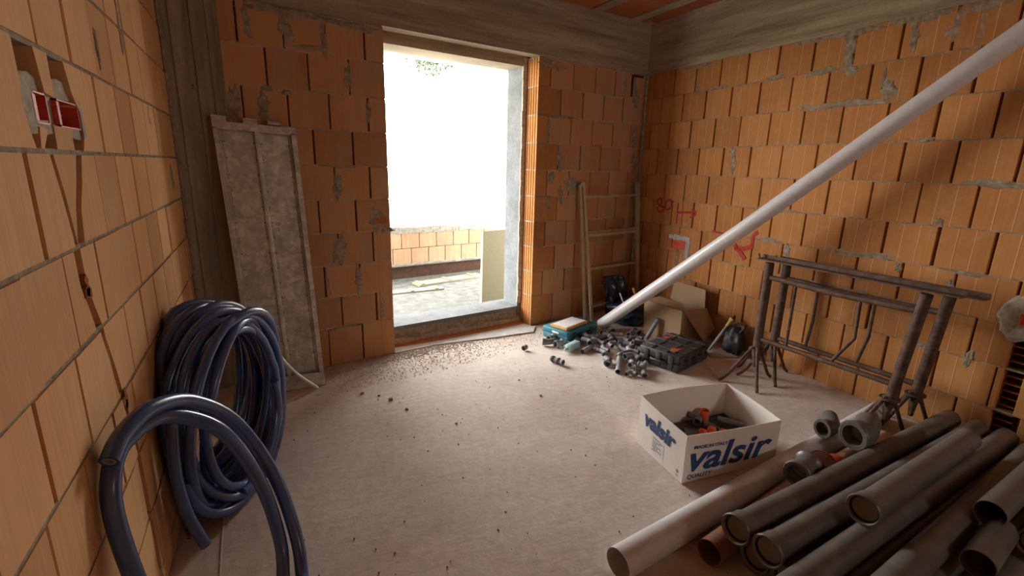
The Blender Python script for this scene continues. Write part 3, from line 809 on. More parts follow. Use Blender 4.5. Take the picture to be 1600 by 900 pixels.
# chalk line snapped on the floor by the left wall
mb = MB()
pts = [(-0.286, 2.46), (-0.278, 2.2), (-0.272, 1.86), (-0.262, 1.2)]
for (xa, ya), (xb, yb2) in zip(pts[:-1], pts[1:]): mb.bar((xa, ya, 0.0035), (xb, yb2, 0.0035), 0.005, 0.002)
mb.build('chalk_line', 'chalk', fl)
mb = MB()
for k in range(9): rr = random.uniform(.006, .016); rbox(mb, (rr*2.2, rr*1.4, 0.003), 0.001, T(-0.385+random.uniform(-.03, .03), 2.16+random.uniform(-.04, .04), 0.006) @ RZ(random.uniform(0, 3)), seg=1)
mb.build('paint_mark', 'graffiti_red', fl)

# ---- galvanised sheet-metal panel leaning on the column
pan = empty('sheet_metal_panel', (0.07, 3.49, 0), 0, 'dented galvanised metal panel leaning on the wall beside the concrete column', 'metal panel')
bl, br = Vector((-0.155, 3.50, 0.0)), Vector((0.290, 3.485, 0.0))
tl, tr = Vector((-0.232, 3.675, 1.785)), Vector((0.243, 3.705, 1.765))
def PP(u, v, d=0.0):          # u across, v up, d towards the room
    p = (bl*(1-u)+br*u)*(1-v)+(tl*(1-u)+tr*u)*v
    nn = (br-bl).cross(tl-bl).normalized()
    return p + nn*d - pan.location
prof = [(0, 0.0), (0, 0.045), (0.055, 0.045), (0.065, 0.012), (0.09, 0.012), (0.095, 0.018), (0.10, 0.010), (0.47, 0.010), (0.475, 0.034), (0.50, 0.036), (0.525, 0.034), (0.53, 0.010), (0.89, 0.010), (0.895, 0.018), (0.90, 0.012), (0.925, 0.012), (0.935, 0.045), (1.0, 0.045), (1.0, 0.0)]
mb = MB(); NV = 70
vs = []
for j in range(NV+1):
    v = 0.055+0.925*j/NV
    for i, (u, d) in enumerate(prof):
        vs.append(PP(u, v, d))
# subdivide the flat bays so that they can be dented
cols_ = []
for (u0, d0), (u1, d1) in zip(prof[:-1], prof[1:]):
    kk = 12 if u1-u0 > 0.2 else 1
    for k in range(kk): cols_.append((u0+(u1-u0)*k/kk, d0+(d1-d0)*k/kk, kk > 1))
cols_.append((*prof[-1], False))
vs = []; nc = len(cols_)
for j in range(NV+1):
    v = 0.055+0.925*j/NV
    for u, d, flat in cols_:
        dd = d+0.0022*noise.noise(Vector((u*9, v*30, 2))) + (0.0045*noise.noise(Vector((u*22, v*75, 0))) if flat and v < 0.62 else 0)
        vs.append(PP(u, v, dd))
fs = [(j*nc+i, j*nc+i+1, (j+1)*nc+i+1, (j+1)*nc+i) for j in range(NV) for i in range(nc-1)]
mb.add(vs, fs); sh = mb.build('sheet', 'galvanised', pan, smooth=35)
so = sh.modifiers.new('thick', 'SOLIDIFY'); so.thickness = 0.0015
def slab(name, u0, u1, v0, v1, d):
    a = [PP(u, v, dd_) for v in (v0, v1) for u in (u0, u1) for dd_ in (0.0, d)]
    mb = MB(); mb.add(a, [(0,2,3,1),(4,5,7,6),(0,1,5,4),(2,6,7,3),(1,3,7,5),(0,4,6,2)]); mb.build(name, 'galvanised', pan)
slab('end_rail', 0, 1, 0, .055, .038); slab('end_rail', 0, 1, .975, 1.0, .038)
slab('top_tab', 0, .17, 1.0, 1.02, .03); slab('top_tab', .36, .53, 1.0, 1.02, .03)
mb = MB()
mb.tube([PP(0.66, 1.012, 0.02), PP(0.80, 1.012, 0.02)], 0.016, 8)
for u in (0.67, 0.73, 0.79): mb.tube([PP(u, 1.012, 0.012), PP(u+0.012, 1.014, 0.012)], 0.021, 8)
mb.build('hinge', 'galvanised', pan, smooth=40)
mb = MB(); rg = random.Random(5)
for bay in ((0.12, 0.45), (0.55, 0.87)):
    for j in range(46):
        for i in range(5):
            v = 0.08+j*0.0155; 
            if v > 0.62 and rg.random() > 0.25: continue
            u = bay[0]+(bay[1]-bay[0])*(i+0.5+(0.5 if j % 2 else 0))/5.5+rg.uniform(-.01, .01)
            a = PP(u, v, 0.012); sx = (br-bl).normalized(); sz = (tl-bl).normalized(); nn = sx.cross(sz)
            d1_ = (sx*rg.uniform(.5, 1)+sz*rg.choice((-.6, .6))).normalized()
            mb.bar(a-d1_*0.007, a+d1_*0.007, 0.004, 0.003, nn)
mb.build('stamped_tread', 'galvanised', pan, kind='stuff')
mb = MB()
for u in (0.105, 0.885, 0.455, 0.545):
    for j in range(16): a = PP(u, 0.08+j*0.057, 0.012); nn = (br-bl).cross(tl-bl).normalized(); mb.tube([a, a+nn*0.004], 0.004, 6)
mb.build('rivet', 'case_black', pan, kind='stuff')

# ---- thin white rod across the foot of the panel
o = empty('white_rod', (0.23, 3.44, 0), 0, 'thin white plastic conduit leaning from the floor against the metal panel', 'conduit')
mb = MB(); mb.tube([Vector(p)-o.location for p in spline([(0.232, 3.40, 0.010), (0.09, 3.30, 0.20), (-0.02, 3.22, 0.42), (-0.07, 3.14, 0.62)], 8)], 0.010, 10, wall=0.002)
mb.build('tube', 'white_cable', o, smooth=True)

# ---- blue conduit coil
HR = 0.0205
coil = empty('conduit_coil', (-0.2, 2.46, 0), 0, 'big coil of thick blue conduit standing on the floor against the left wall', 'coil')
U = Vector((0.47, 0.88, 0)).normalized(); N_ = Vector((0.88, -0.47, 0)).normalized()
def lim(p):
    p = Vector(p)
    p.x = max(p.x, XL+HR+0.004+0.0); p.z = max(p.z, HR+0.003); return p
C0 = Vector((-0.225, 2.47, 0)); pts = []; NL = 21; SEG = 34; rg = random.Random(21)
par_ = []
for l in range(NL+1):
    t_ = l/NL
    par_.append((0.405+0.05*math.cos(l*1.9)+rg.uniform(-.015, .015), -0.165+0.27*t_+rg.uniform(-.02, .02), rg.uniform(-.06, .05)+0.16*(0.5-t_), rg.uniform(-.03, .03), rg.uniform(-0.12, 0.16)))
pyaw = [(rg.uniform(-.16, .20), rg.uniform(.78, .93)) for _ in range(NL+1)]
for k in range(NL*SEG):
    l = k/SEG; i = int(l); f = l-i; a_, b_ = par_[i], par_[i+1]
    R0, off, shift, dz, lean = [a_[q]*(1-f)+b_[q]*f for q in range(5)]
    an = -2*PI*l - 1.9
    yw = pyaw[i][0]*(1-f)+pyaw[i+1][0]*f; ry = R0*(pyaw[i][1]*(1-f)+pyaw[i+1][1]*f)
    c = C0 + N_*off + U*shift
    zc = max(R0+HR+0.004, 0.465 - 0.14*max(0, off+0.02)/0.16*0.5)
    if R0 < 0.40: zc = R0+HR+0.01+0.04*abs(math.sin(l))
    p = c + (U+N_*yw)*(ry*math.cos(an)) + Vector((0, 0, zc+R0*math.sin(an)))
    p += N_*(lean*math.sin(an)*0.6)
    pts.append(lim(p))
mb = MB(); mb.tube([p-coil.location for p in pts], HR, 12); mb.build('wound_conduit', 'hose_blue', coil, smooth=True)
# tail that hangs in front, cut end just above the floor
tail = spline([(-0.41, 2.35, 0.50), (-0.385, 2.12, 0.66), (-0.372, 2.02, 0.60), (-0.378, 1.975, 0.42), (-0.362, 1.955, 0.25), (-0.318, 1.95, 0.085)], 9)
mb = MB(); mb.tube([lim(p)-coil.location if i < 30 else p-coil.location for i, p in enumerate(tail)], HR, 12, wall=0.005); mb.build('loose_tail', 'hose_blue', coil, smooth=50)
# lower grey-blue loop resting at the bottom front of the coil
mb = MB(); lp = []
for k in range(41):
    a = PI*1.02+PI*1.08*k/40; 
    c = Vector((-0.19, 2.30, 0.36)) 
    lp.append(lim(c + Vector((0.52, 0.86, 0)).normalized()*(0.33*math.cos(a)) + Vector((0, 0, 0.34*math.sin(a)))))
mb.tube([p-coil.location for p in lp], HR, 12); mb.build('slack_loop', 'hose_blue', coil, smooth=True)

HR = 0.0235
loose = empty('loose_conduit', (-0.2, 1.6, 0), 0, 'loose blue conduit arching in front of the coil, cut end facing the camera', 'conduit')
A = [(-0.405, 1.42, 0.802), (-0.385, 1.49, 0.838), (-0.338, 1.60, 0.850), (-0.262, 1.75, 0.785), (-0.156, 1.86, 0.625), (-0.055, 1.85, 0.39), (-0.003, 1.80, 0.16), (0.008, 1.70, 0.036), (-0.01, 1.50, 0.03), (-0.10, 1.30, 0.031), (-0.26, 1.27, 0.06), (-0.36, 1.37, 0.30), (-0.408, 1.40, 0.60), (-0.413, 1.44, 0.745), (-0.39, 1.53, 0.80), (-0.315, 1.66, 0.79), (-0.19, 1.75, 0.655), (-0.10, 1.80, 0.40), (-0.056, 1.79, 0.15), (-0.055, 1.70, 0.05), (-0.07, 1.5, 0.031), (-0.06, 1.2, 0.031)]
ptsA = [Vector(p) for p in spline(A, 12)]
ptsA = [Vector((max(p.x, XL+HR+0.003), p.y, max(p.z, HR+0.003))) for p in ptsA]
mb = MB(); mb.tube([p-loose.location for p in ptsA], HR, 16, wall=0.007); mb.build('tube', 'hose_blue', loose, smooth=50)
fr = frames_of([p-loose.location for p in ptsA[:8]])
mb = MB(); mb.rings(fr, [(0, HR-0.0075), (5, HR-0.0075), (5, 0.009), (0, 0.009)], 16, close=True); mb.build('inner_liner', 'hose_inner', loose, smooth=50)

# ---- tall ladder frame folded in the far right corner
lad = empty('ladder', (2.9, 3.9, 0), 0, 'folded metal step ladder leaning in the far right corner', 'ladder')
def ladder_side(name, f0, f1, t0, t1, rungs, r=0.014):
    f0, f1, t0, t1 = [Vector(p)-lad.location for p in (f0, f1, t0, t1)]
    for a, b in ((f0, t0), (f1, t1)):
        mb = MB(); mb.bar(a, b, 0.028, 0.022, (0, 1, 0)); mb.build('rail', 'ladder_metal', lad)
    for u in rungs:
        a = f0*(1-u)+t0*u; b = f1*(1-u)+t1*u
        mb = MB(); mb.bar(a, b, 0.026, 0.026); mb.build('rung', 'ladder_metal', lad)
ladder_side('front', (2.925, 3.845, 0), (3.60, 3.93, 0), (2.862, 4.055, 1.415), (3.625, 4.155, 1.43), (0.13, 0.40, 0.635, 0.905))
ladder_side('rear', (2.875, 3.90, 0), (3.655, 4.00, 0), (2.828, 4.062, 1.40), (3.672, 4.17, 1.415), (0.13, 0.66))
mb = MB(); mb.bar(Vector((2.84, 4.06, 1.39))-lad.location, Vector((2.87, 4.055, 1.41))-lad.location, 0.03, 0.05); mb.build('hinge', 'ladder_metal', lad)

# ---- long white waste pipe leaning across the right wall
wp = empty('white_pipe', (2.88, 3.67, 0), 0, 'long white plastic pipe slanting across the room, leaning on the right wall', 'pipe')
a = Vector((2.895, 3.655, 0.058)); b = Vector((3.602, 1.30, 2.215)); d = (b-a); b = a + d*1.22
b.x = min(b.x, xr(b.y)-0.058)
mb = MB(); mb.tube([a-wp.location, (a+d*.5)-wp.location, b-wp.location], 0.055, 28, wall=0.004); mb.build('tube', 'pvc_white', wp, smooth=40)
fr = frames_of([a-wp.location, a+d*.02-wp.location])
mb = MB(); mb.rings(fr, [(0, 0.0555), (0, 0.002)], 28, caps=False, close=False); mb.build('end_cover', 'pvc_white', wp, smooth=40)

# ---- crumpled black plastic sack, stick and stray cable in the corner
def crumple(name, mat, parent, base, size, seed, fold=0.3, n=26):
    bm = bmesh.new(); bmesh.ops.create_icosphere(bm, subdivisions=4, radius=1)
    for v in bm.verts:
        d_ = v.co.copy()
        k = 1+fold*noise.noise(d_*1.7+Vector((seed, 0, 0)))*1.3+0.16*abs(noise.noise(d_*5+Vector((0, seed, 0))))-0.10*abs(noise.noise(d_*9))
        v.co = Vector((d_.x*size[0]*k, d_.y*size[1]*k, max(-size[2]*0.92, d_.z*size[2]*k)))
    mb = MB(); mb.add([v.co+Vector(base) for v in bm.verts], [[q.index for q in f.verts] for f in bm.faces]); bm.free()
    return mb.build(name, mat, parent, smooth=60)
sack = empty('plastic_sack', (3.28, 3.80, 0), 0, 'crumpled black plastic sack under the slanting white pipe, in front of the ladder', 'sack')
crumple('sack_body', 'film_black', sack, (0.04, -0.08, 0.13), (0.27, 0.16, 0.14), 3)
mb = MB(); vs = []; nn_ = 16                                       # sheet of film pulled up against the ladder
for j in range(nn_):
    for i in range(nn_):
        u = i/(nn_-1); v = j/(nn_-1); x = -0.17+0.34*u*(1-0.25*v); z = 0.05+0.42*v
        vs.append((x+0.01*noise.noise(Vector((u*4, v*4, 1))), 0.05+0.10*v+0.05*noise.noise(Vector((u*5, v*3, 4))), z+0.04*noise.noise(Vector((u*3, 0, 2)))))
mb.add(vs, [(j*nn_+i, j*nn_+i+1, (j+1)*nn_+i+1, (j+1)*nn_+i) for j in range(nn_-1) for i in range(nn_-1)])
sf = mb.build('film_flap', 'film_black', sack, smooth=70); sf.modifiers.new('t', 'SOLIDIFY').thickness = 0.002
mb = MB(); mb.tube([(3.30, 3.70, 0.385), (3.345, 3.66, 0.25), (3.39, 3.62, 0.10)], 0.012, 8)
tag(mb.build('wooden_stick', 'wood_orange'), 'short orange-brown stick standing in the black plastic sack', 'stick')
mb = MB(); mb.tube(spline([(3.15, 3.72, 0.34), (3.17, 3.66, 0.24), (3.23, 3.60, 0.17), (3.28, 3.60, 0.11)], 6), 0.006, 8)
tag(mb.build('cable', 'white_cable'), 'thin pale cable looping out of the black plastic sack, left of the stick', 'cable')

# ---- teal tool case with a small framed board on it
tc = empty('tool_case', (2.53, 3.66, 0), 0.30, 'teal plastic power-tool case lying flat by the foot of the right door reveal', 'tool case')
mb = MB(); rbox(mb, (0.46, 0.30, 0.055), 0.012, T(0, 0, 0.029)); rbox(mb, (0.46, 0.30, 0.05), 0.012, T(0, 0, 0.085)); mb.build('shell', 'case_teal', tc, smooth=35)
mb = MB(); mb.box((-0.235, -0.155, 0.055), (0.235, 0.155, 0.061)); mb.build('seam', 'case_teal', tc)
for x in (-0.13, 0.13):
    mb = MB(); rbox(mb, (0.05, 0.012, 0.05), 0.003, T(x, -0.154, 0.066)); mb.build('latch', 'case_black', tc, smooth=35)
mb = MB(); mb.tube([(-0.06, -0.15, 0.06), (-0.06, -0.185, 0.06), (0.06, -0.185, 0.06), (0.06, -0.15, 0.06)], 0.008, 8); mb.build('handle', 'case_black', tc, smooth=50)
mb = MB(); mb.box((-0.2325, -0.05, 0.07), (-0.2305, 0.03, 0.088)); mb.build('name_plate', 'label_white', tc)
bk = empty('framed_board', (2.50, 3.64, 0.111), 0.36, 'small white-topped board with orange edges lying on the teal tool case', 'board')
mb = MB(); rbox(mb, (0.34, 0.19, 0.022), 0.002, T(0, 0, 0.012), seg=1); mb.build('tray', 'yellow_edge', bk)
mb = MB(); mb.box((-0.155, -0.08, 0.0235), (0.155, 0.08, 0.026)); mb.build('top_sheet', 'label_white', bk)

# ---- black tool case with orange clips
bc = empty('tool_case', (2.985, 2.775, 0), 0.27, 'black ribbed tool case with orange marks, in front of the brown cardboard box', 'tool case')
LX, LY = 0.50, 0.36
mb = MB(); rbox(mb, (LX, LY, 0.075), 0.016, T(0, 0, 0.038)); mb.build('base_shell', 'case_black', bc, smooth=35)
mb = MB(); rbox(mb, (LX, LY, 0.07), 0.016, T(0, 0, 0.113)); mb.build('lid', 'case_black', bc, smooth=35)
for x in (-0.15, 0.02, 0.17):
    mb = MB(); rbox(mb, (0.035, LY+0.012, 0.012), 0.004, T(x, 0, 0.150)); mb.build('rib', 'case_black', bc, smooth=35)
for y in (-0.06, 0.075):
    mb = MB(); rbox(mb, (LX*0.96, 0.022, 0.010), 0.004, T(0, y, 0.150)); mb.build('rib', 'case_black', bc, smooth=35)
for x, y, s_ in ((-0.16, -0.085, 1), (0.06, 0.115, .9)):
    mb = MB(); mb.prism([(x-0.045*s_, y-0.03*s_, 0.150), (x+0.045*s_, y-0.035*s_, 0.150), (x+0.03*s_, y+0.012, 0.150), (x+0.01, y+0.03*s_, 0.150), (x-0.05*s_, y+0.012, 0.150)], (0, 0, 0.009)); mb.build('clip', 'case_orange', bc)
for k, x in enumerate((-0.2, -0.09, 0.03, 0.15)):
    mb = MB(); rbox(mb, (0.04, 0.012, 0.12), 0.003, T(x, -LY/2-0.001, 0.075)); mb.build('side_rib', 'case_black', bc, smooth=35)
for y in (-0.11, 0.0, 0.11):
    mb = MB(); rbox(mb, (0.012, 0.04, 0.12), 0.003, T(-LX/2-0.001, y, 0.075)); mb.build('side_rib', 'case_black', bc, smooth=35)
mb = MB(); mb.tube([(-LX/2, -0.06, 0.07), (-LX/2-0.025, -0.05, 0.07), (-LX/2-0.025, 0.05, 0.07), (-LX/2, 0.06, 0.07)], 0.009, 8); mb.build('handle', 'case_black', bc, smooth=50)

# ---- brown cardboard box with its flaps open
cbx = empty('cardboard_box', (3.275, 2.99, 0), 0, 'worn brown cardboard box with open flaps against the right wall', 'box')
q0 = Vector((0, 0, 0)); qa = Vector((-0.10, 0.36, 0)); qb = Vector((0.33, 0.03, 0)); H_ = 0.335
def quad_wall(name, pts, mat='cardboard', th=0.005, parent=None, bulge=0.0, n=6):
    p = [Vector(q) for q in pts]; nn = (p[1]-p[0]).cross(p[3]-p[0]).normalized(); mb = MB(); vs = []
    for side in (0, 1):
        for j in range(n+1):
            for i in range(n+1):
                u, v = i/n, j/n
                q = (p[0]*(1-u)+p[1]*u)*(1-v)+(p[3]*(1-u)+p[2]*u)*v + nn*(bulge*math.sin(PI*u)*v - side*th)
                vs.append(q)
    m = (n+1)**2; fs = []
    for j in range(n):
        for i in range(n):
            a = j*(n+1)+i; fs.append((a, a+1, a+n+2, a+n+1)); fs.append((a+m, a+n+1+m, a+n+2+m, a+1+m))
    ed = [i for i in range(n+1)] + [(j+1)*(n+1)+n for j in range(n)] + [n*(n+1)+n-1-i for i in range(n)] + [(n-1-j)*(n+1) for j in range(n-1)]
    for a, b in zip(ed, ed[1:]+ed[:1]): fs.append((a, a+m, b+m, b))
    mb.add(vs, fs); return mb.build(name, mat, parent, smooth=30)
up = Vector((0, 0, H_)); qc = qa+qb
quad_wall('side_panel', [q0, qa, qa+up+Vector((-.02, .01, .03)), q0+up+Vector((-.01, 0, .0))], parent=cbx, bulge=-0.01)
quad_wall('side_panel', [q0, qb, qb+up*.95, q0+up+Vector((-.01, 0, 0))], parent=cbx, bulge=0.01)
quad_wall('side_panel', [qb, qc, qc+up, qb+up*.95], parent=cbx); quad_wall('side_panel', [qa, qc, qc+up, qa+up], parent=cbx)
quad_wall('bottom_panel', [q0+Vector((0, 0, .006)), qb+Vector((0, 0, .006)), qc+Vector((0, 0, .006)), qa+Vector((0, 0, .006))], parent=cbx)
quad_wall('flap', [qa+up, qc+up, qc+up+Vector((-.01, -.10, -.06)), qa+up+Vector((.02, -.10, -.05))], parent=cbx, bulge=0.01)
quad_wall('flap', [q0+up, qb+up*.95, qb+up*.5+Vector((.03, -.09, -.02)), q0+Vector((.20, -.10, .04))], parent=cbx, bulge=0.015)
quad_wall('flap', [qa+up+Vector((-.02, .01, .03)), q0+up, q0+up+Vector((.10, .10, .03)), qa+up+Vector((.12, -.04, .06))], parent=cbx)
quad_wall('flap', [qb+up*.95+Vector((0,.02,0)), qc+up, qc+up+Vector((.04, .0, .17)), qb+up+Vector((.0, .03, .15))], parent=cbx, bulge=0.006)
mb = MB(); a = q0*(.62)+qa*.38; b = q0*.55+qa*.45; off = Vector((-.004, -.002, 0))
mb.add([a+off, b+off, b+off+Vector((-.005, 0, .12)), a+off+Vector((-.003, 0, .15))], [(0, 1, 2, 3)]); mb.add([v+Vector((.003, 0.001, 0)) for v in [a+off, b+off, b+off+Vector((-.005, 0, .12)), a+off+Vector((-.003, 0, .15))]], [(0, 3, 2, 1)])
mb.build('blue_tape', 'tape_blue', cbx)

# ---- tools by the right wall behind the black case
o = empty('hand_tool', (3.40, 2.76, 0), 0, 'long-handled tool with grey shaft and yellow head end, leaning behind the black case', 'tool')
a, b = Vector((0.03, 0.03, 0.014)), Vector((0.20, -0.03, 0.30))
mb = MB(); mb.tube([a, a.lerp(b, .5), a.lerp(b, .78)], 0.014, 10, radii=[.013, .014, .013]); mb.build('handle', 'grey_wood', o, smooth=40)
mb = MB(); mb.tube([a.lerp(b, .76), a.lerp(b, .9), b], 0.016, 10, radii=[.015, .017, .024]); mb.build('ferrule', 'yellow_paint', o, smooth=40)
mb = MB(); mb.prism([b+Vector((-.02, 0, -.01)), b+Vector((0.06, 0.015, .02)), b+Vector((0.065, 0.015, .012)), b+Vector((0.04, 0.0, -.03)), b+Vector((0, 0, -.03))], (0, 0.012, 0)); mb.build('blade', 'rusty_steel', o)
tb = empty('tool_bag', (3.60, 2.66, 0), 0, 'slumped dark tool bag against the right wall behind the yellow-ended tool', 'bag')
crumple('bag_body', 'rubber_black', tb, (-0.03, 0, 0.12), (0.075, 0.10, 0.13), 12, 0.2)
mb = MB(); mb.tube(spline([(-0.06, -0.07, .22), (-0.03, -0.09, .28), (0.01, 0.0, .27), (-.02, .09, .22)], 6), 0.01, 8); mb.build('strap', 'rubber_black', tb, smooth=60)
mb = MB(); rbox(mb, (0.26, 0.09, 0.012), 0.004, T(0, 0, 0.008)); 
tr_o = mb.build('dusty_slat', 'mortar_pale'); tr_o.location = (3.46, 2.66, 0); tr_o.rotation_euler = (0, 0, -0.5); tag(tr_o, 'flat dusty slat lying on the floor right of the black case', 'slat')

# ---- grey waste-pipe fittings -------------------------------------------------
def arc(r, ang, n=7): return [Vector((r*math.sin(ang*i/n), 0, r-r*math.cos(ang*i/n))) for i in range(n+1)]
def fit_mesh(kind, r, L1, L2, ang=PI/2):
    """returns {part: MB} lying along +x from the socket"""
    body = MB(); ring = MB(); ring2 = MB()
    R = r*1.5
    if kind == 'elbow':
        p = [Vector((-L1, 0, 0)), Vector((-L1*.5, 0, 0))] + [Vector((q.x, q.z, 0)) for q in arc(R, ang)]
        d = Vector((math.cos(ang), math.sin(ang), 0)); e = p[-1]; p += [e+d*L2*.5, e+d*L2]
    else: p = [Vector((-L1, 0, 0)), Vector((-L1*.5, 0, 0)), Vector((0, 0, 0)), Vector((L2, 0, 0))]
    body.tube(p, r, 14, wall=r*0.12)
    s0 = p[0]; dd = (p[1]-p[0]).normalized()
    sl = r*1.3
    if kind != 'pipe':
        ring.tube([s0+dd*(-0.001), s0+dd*(sl*.12), s0+dd*(sl*.22), s0+dd*(sl*.85), s0+dd*sl], r, 14, wall=r*0.2, radii=[r*1.22, r*1.3, r*1.16, r*1.16, r*1.02])
        if kind == 'coupler': 
            e = p[-1]; ring2.tube([e+dd*.001, e-dd*(sl*.12), e-dd*(sl*.22), e-dd*(sl*.6)], r, 14, wall=r*.2, radii=[r*1.22, r*1.3, r*1.16, r*1.02])
    if kind == 'tee':
        m = Vector(((L2-L1)*.5, 0, 0)); q = [m+Vector((0, 0, 0)), m+Vector((r*.8, r*.9, 0)), m+Vector((r*1.6, r*1.9, 0))] if ang < 1.3 else [m, m+Vector((0, r, 0)), m+Vector((0, r*2.2, 0))]
        body.tube(q, r*.98, 14, wall=r*.12)
        dq = (q[2]-q[1]).normalized(); ring2.tube([q[2]+dq*.001, q[2]-dq*sl*.15, q[2]-dq*sl*.5], r, 14, wall=r*.2, radii=[r*1.22, r*1.3, r*1.05])
    return body, ring, ring2
fcache = {}
def fitting(name, kind, r, L1, L2, ang, loc, rz, tilt, label, group, mat='pp_grey', roll=0.0):
    key = (kind, r, L1, L2, round(ang, 2), mat)
    if key not in fcache:
        b, g, g2 = fit_mesh(kind, r, L1, L2, ang)
        fcache[key] = (b.mesh('body', mat, 40), g.mesh('socket', mat, 40) if g.v else None, g2.mesh('socket', mat, 40) if g2.v else None)
    o = empty(name, loc, 0, label, 'pipe fitting' if kind != 'pipe' else 'pipe', group)
    o.rotation_euler = (roll, -tilt, rz)
    bm_, gm_, gm2_ = fcache[key]
    link(bpy.data.objects.new('body', bm_), o)
    for q_ in (gm_, gm2_):
        if q_ is not None: link(bpy.data.objects.new('socket', q_), o)
    return o
HG = 'grey waste-pipe fittings heaped on the floor'
K = 'grey plastic pipe '
r4, r5, r3 = 0.021, 0.026, 0.017
# (kind, r, L1, L2, ang, x, y, z, rz, tilt, roll, label)
F = [
 ('elbow', r5, .04, .06, 0.8, 2.27, 3.57, .034, 0.2, 0, 0, K+'bend touching the front of the teal case'),
 ('elbow', r5, .04, .05, 0.8, 2.17, 3.49, .034, -0.6, 0, 0, K+'bend lying at the front left corner of the teal case'),
 ('coupler', r5, .03, .05, 0, 2.24, 3.42, .034, 0.15, 0, 0, 'short grey coupling just left of the pale blue bottle'),
 ('pipe', r4, .08, .10, 0, 2.42, 3.23, .022, 0.45, 0, 0, 'dusty grey pipe stub at the right end of the pale blue bottle'),
 ('pipe', r3, .12, .16, 0, 2.46, 3.50, .018, 0.55, 0, 0, 'thin grey pipe offcut lying in front of the teal case'),
 ('elbow', r3, .04, .05, 0.8, 2.35, 3.40, .023, -0.9, 0, 0, 'small grey bend right behind the pale blue bottle'),
 ('tee', r4, .05, .07, 1.57, 2.46, 3.41, .028, 0.3, 0, 0, 'grey branch fitting lying behind the pale blue bottle, the left of two'),
 ('elbow', r4, .05, .06, 1.2, 2.50, 3.30, .028, 0.9, 0, 0, 'grey bend behind the dusty pipe stub'),
 ('tee', r4, .06, .08, 0.8, 2.60, 3.30, .030, 1.9, 0.15, 0, 'grey Y-branch with its mouth to the camera, right of the dusty pipe stub'),
 ('elbow', r4, .04, .05, 0.8, 2.55, 3.17, .028, -2.2, 0, 0, K+'bend at the front edge of the heap beside the Y-branch'),
 ('elbow', r4, .04, .05, 0.8, 2.50, 3.07, .028, 0.8, 0, 0, K+'bend with open mouth, in the gap left of the upright stub'),
 ('elbow', r5, .05, .05, 0.7, 2.40, 2.90, .034, 0.7, 0, 0, 'thick grey bend lying alone left of the long foreground pipe offcut'),
 ('pipe', r4, .19, .19, 0, 2.48, 2.87, .023, 0.85, 0, 0, 'longest grey pipe offcut of the heap, pointing toward the camera'),
 ('elbow', r4, .04, .06, 1.57, 2.69, 3.00, .030, -2.3, 0, 0, 'grey bend at the far end of the longest pipe offcut'),
 ('coupler', r5, .05, .07, 0, 2.79, 3.18, .034, -0.9, 0, 0, 'wide grey socket with its black mouth toward the black case'),
 ('tee', r5, .05, .08, 1.57, 2.92, 3.14, .036, -0.4, 0, 0, 'large grey branch fitting left of the cardboard box'),
 ('elbow', r4, .03, .04, 0.8, 2.55, 2.79, .028, 0.3, 0, 0, 'shiny short grey bend just right of the longest pipe offcut'),
 ('elbow', r5, .04, .05, 1.57, 2.65, 2.86, .034, 1.6, 0.2, 0, K+'bend leaning on the left side of the black case'),
 ('tee', r4, .05, .05, 1.57, 2.60, 2.71, .030, 0.5, 0.1, 0, 'light grey branch fitting by the front left corner of the black case'),
 ('elbow', r5, .04, .05, 1.57, 2.53, 2.68, .034, -0.5, 0, 0, 'grey bend with round mouth at the very front of the heap'),
 ('elbow', r4, .05, .05, 0.8, 2.68, 2.95, .03, 2.4, 0, 0, K+'bend between the wide socket and the black case'),
 ('coupler', r4, .04, .04, 0, 2.84, 3.02, .028, 2.0, 0, 0, 'grey coupling near the back left corner of the black case'),
 ('elbow', r4, .07, .09, 0.5, 2.76, 3.32, .028, 0.55, 0, 0, 'long shallow grey bend in the middle of the heap'),
 ('pipe', r4, .11, .12, 0, 2.78, 3.44, .022, 0.15, 0, 0, 'grey pipe offcut at the back of the heap near the foot of the white pipe'),
 ('elbow', r4, .04, .07, 0.8, 2.93, 3.53, .030, 1.1, 0.1, 0, 'grey bend at the back of the heap just under the white pipe'),
 ('pipe', r4, .02, .20, 0, 3.12, 3.24, .024, -0.8, 1.15, 0, 'grey pipe offcut standing up against the cardboard box'),
 ('coupler', r4, .03, .05, 0, 3.03, 3.38, .028, 0.4, 0, 0, 'dark grey coupling before the black plastic sack, the left of two'),
 ('coupler', r4, .03, .05, 0, 3.14, 3.40, .028, 1.4, 0, 0, 'dark grey coupling before the black plastic sack, the right of two'),
 ('elbow', r4, .04, .05, 1.57, 2.70, 3.50, .028, 0.5, 0, 0, 'grey bend to the right of the teal case'),
 ('elbow', r3, .04, .05, 1.57, 2.66, 3.20, .024, 2.9, 0, 0, 'small grey bend in the heap between the Y-branch and the wide socket'),
 ('coupler', r4, .03, .03, 0, 2.51, 2.60, .028, 0.9, 0, 0, 'grey coupling in front of the black case corner, nearest the camera'),
 ('elbow', r3, .03, .04, 1.57, 2.45, 2.66, .022, 1.9, 0, 0, 'small dark bend at the front end of the longest pipe offcut'),
 ('elbow', r4, .05, .05, 0.8, 2.87, 3.27, .028, 1.9, 0, 0, 'grey bend just behind the wide socket'),
 ('tee', r3, .04, .05, 1.57, 2.96, 3.29, .024, 0.9, 0, 0, 'small grey branch fitting behind the large one'),
 ('elbow', r4, .04, .05, 1.57, 2.55, 3.44, .028, -1.9, 0, 0, 'grey bend behind the pale blue bottle, next to the branch fittings'),
]
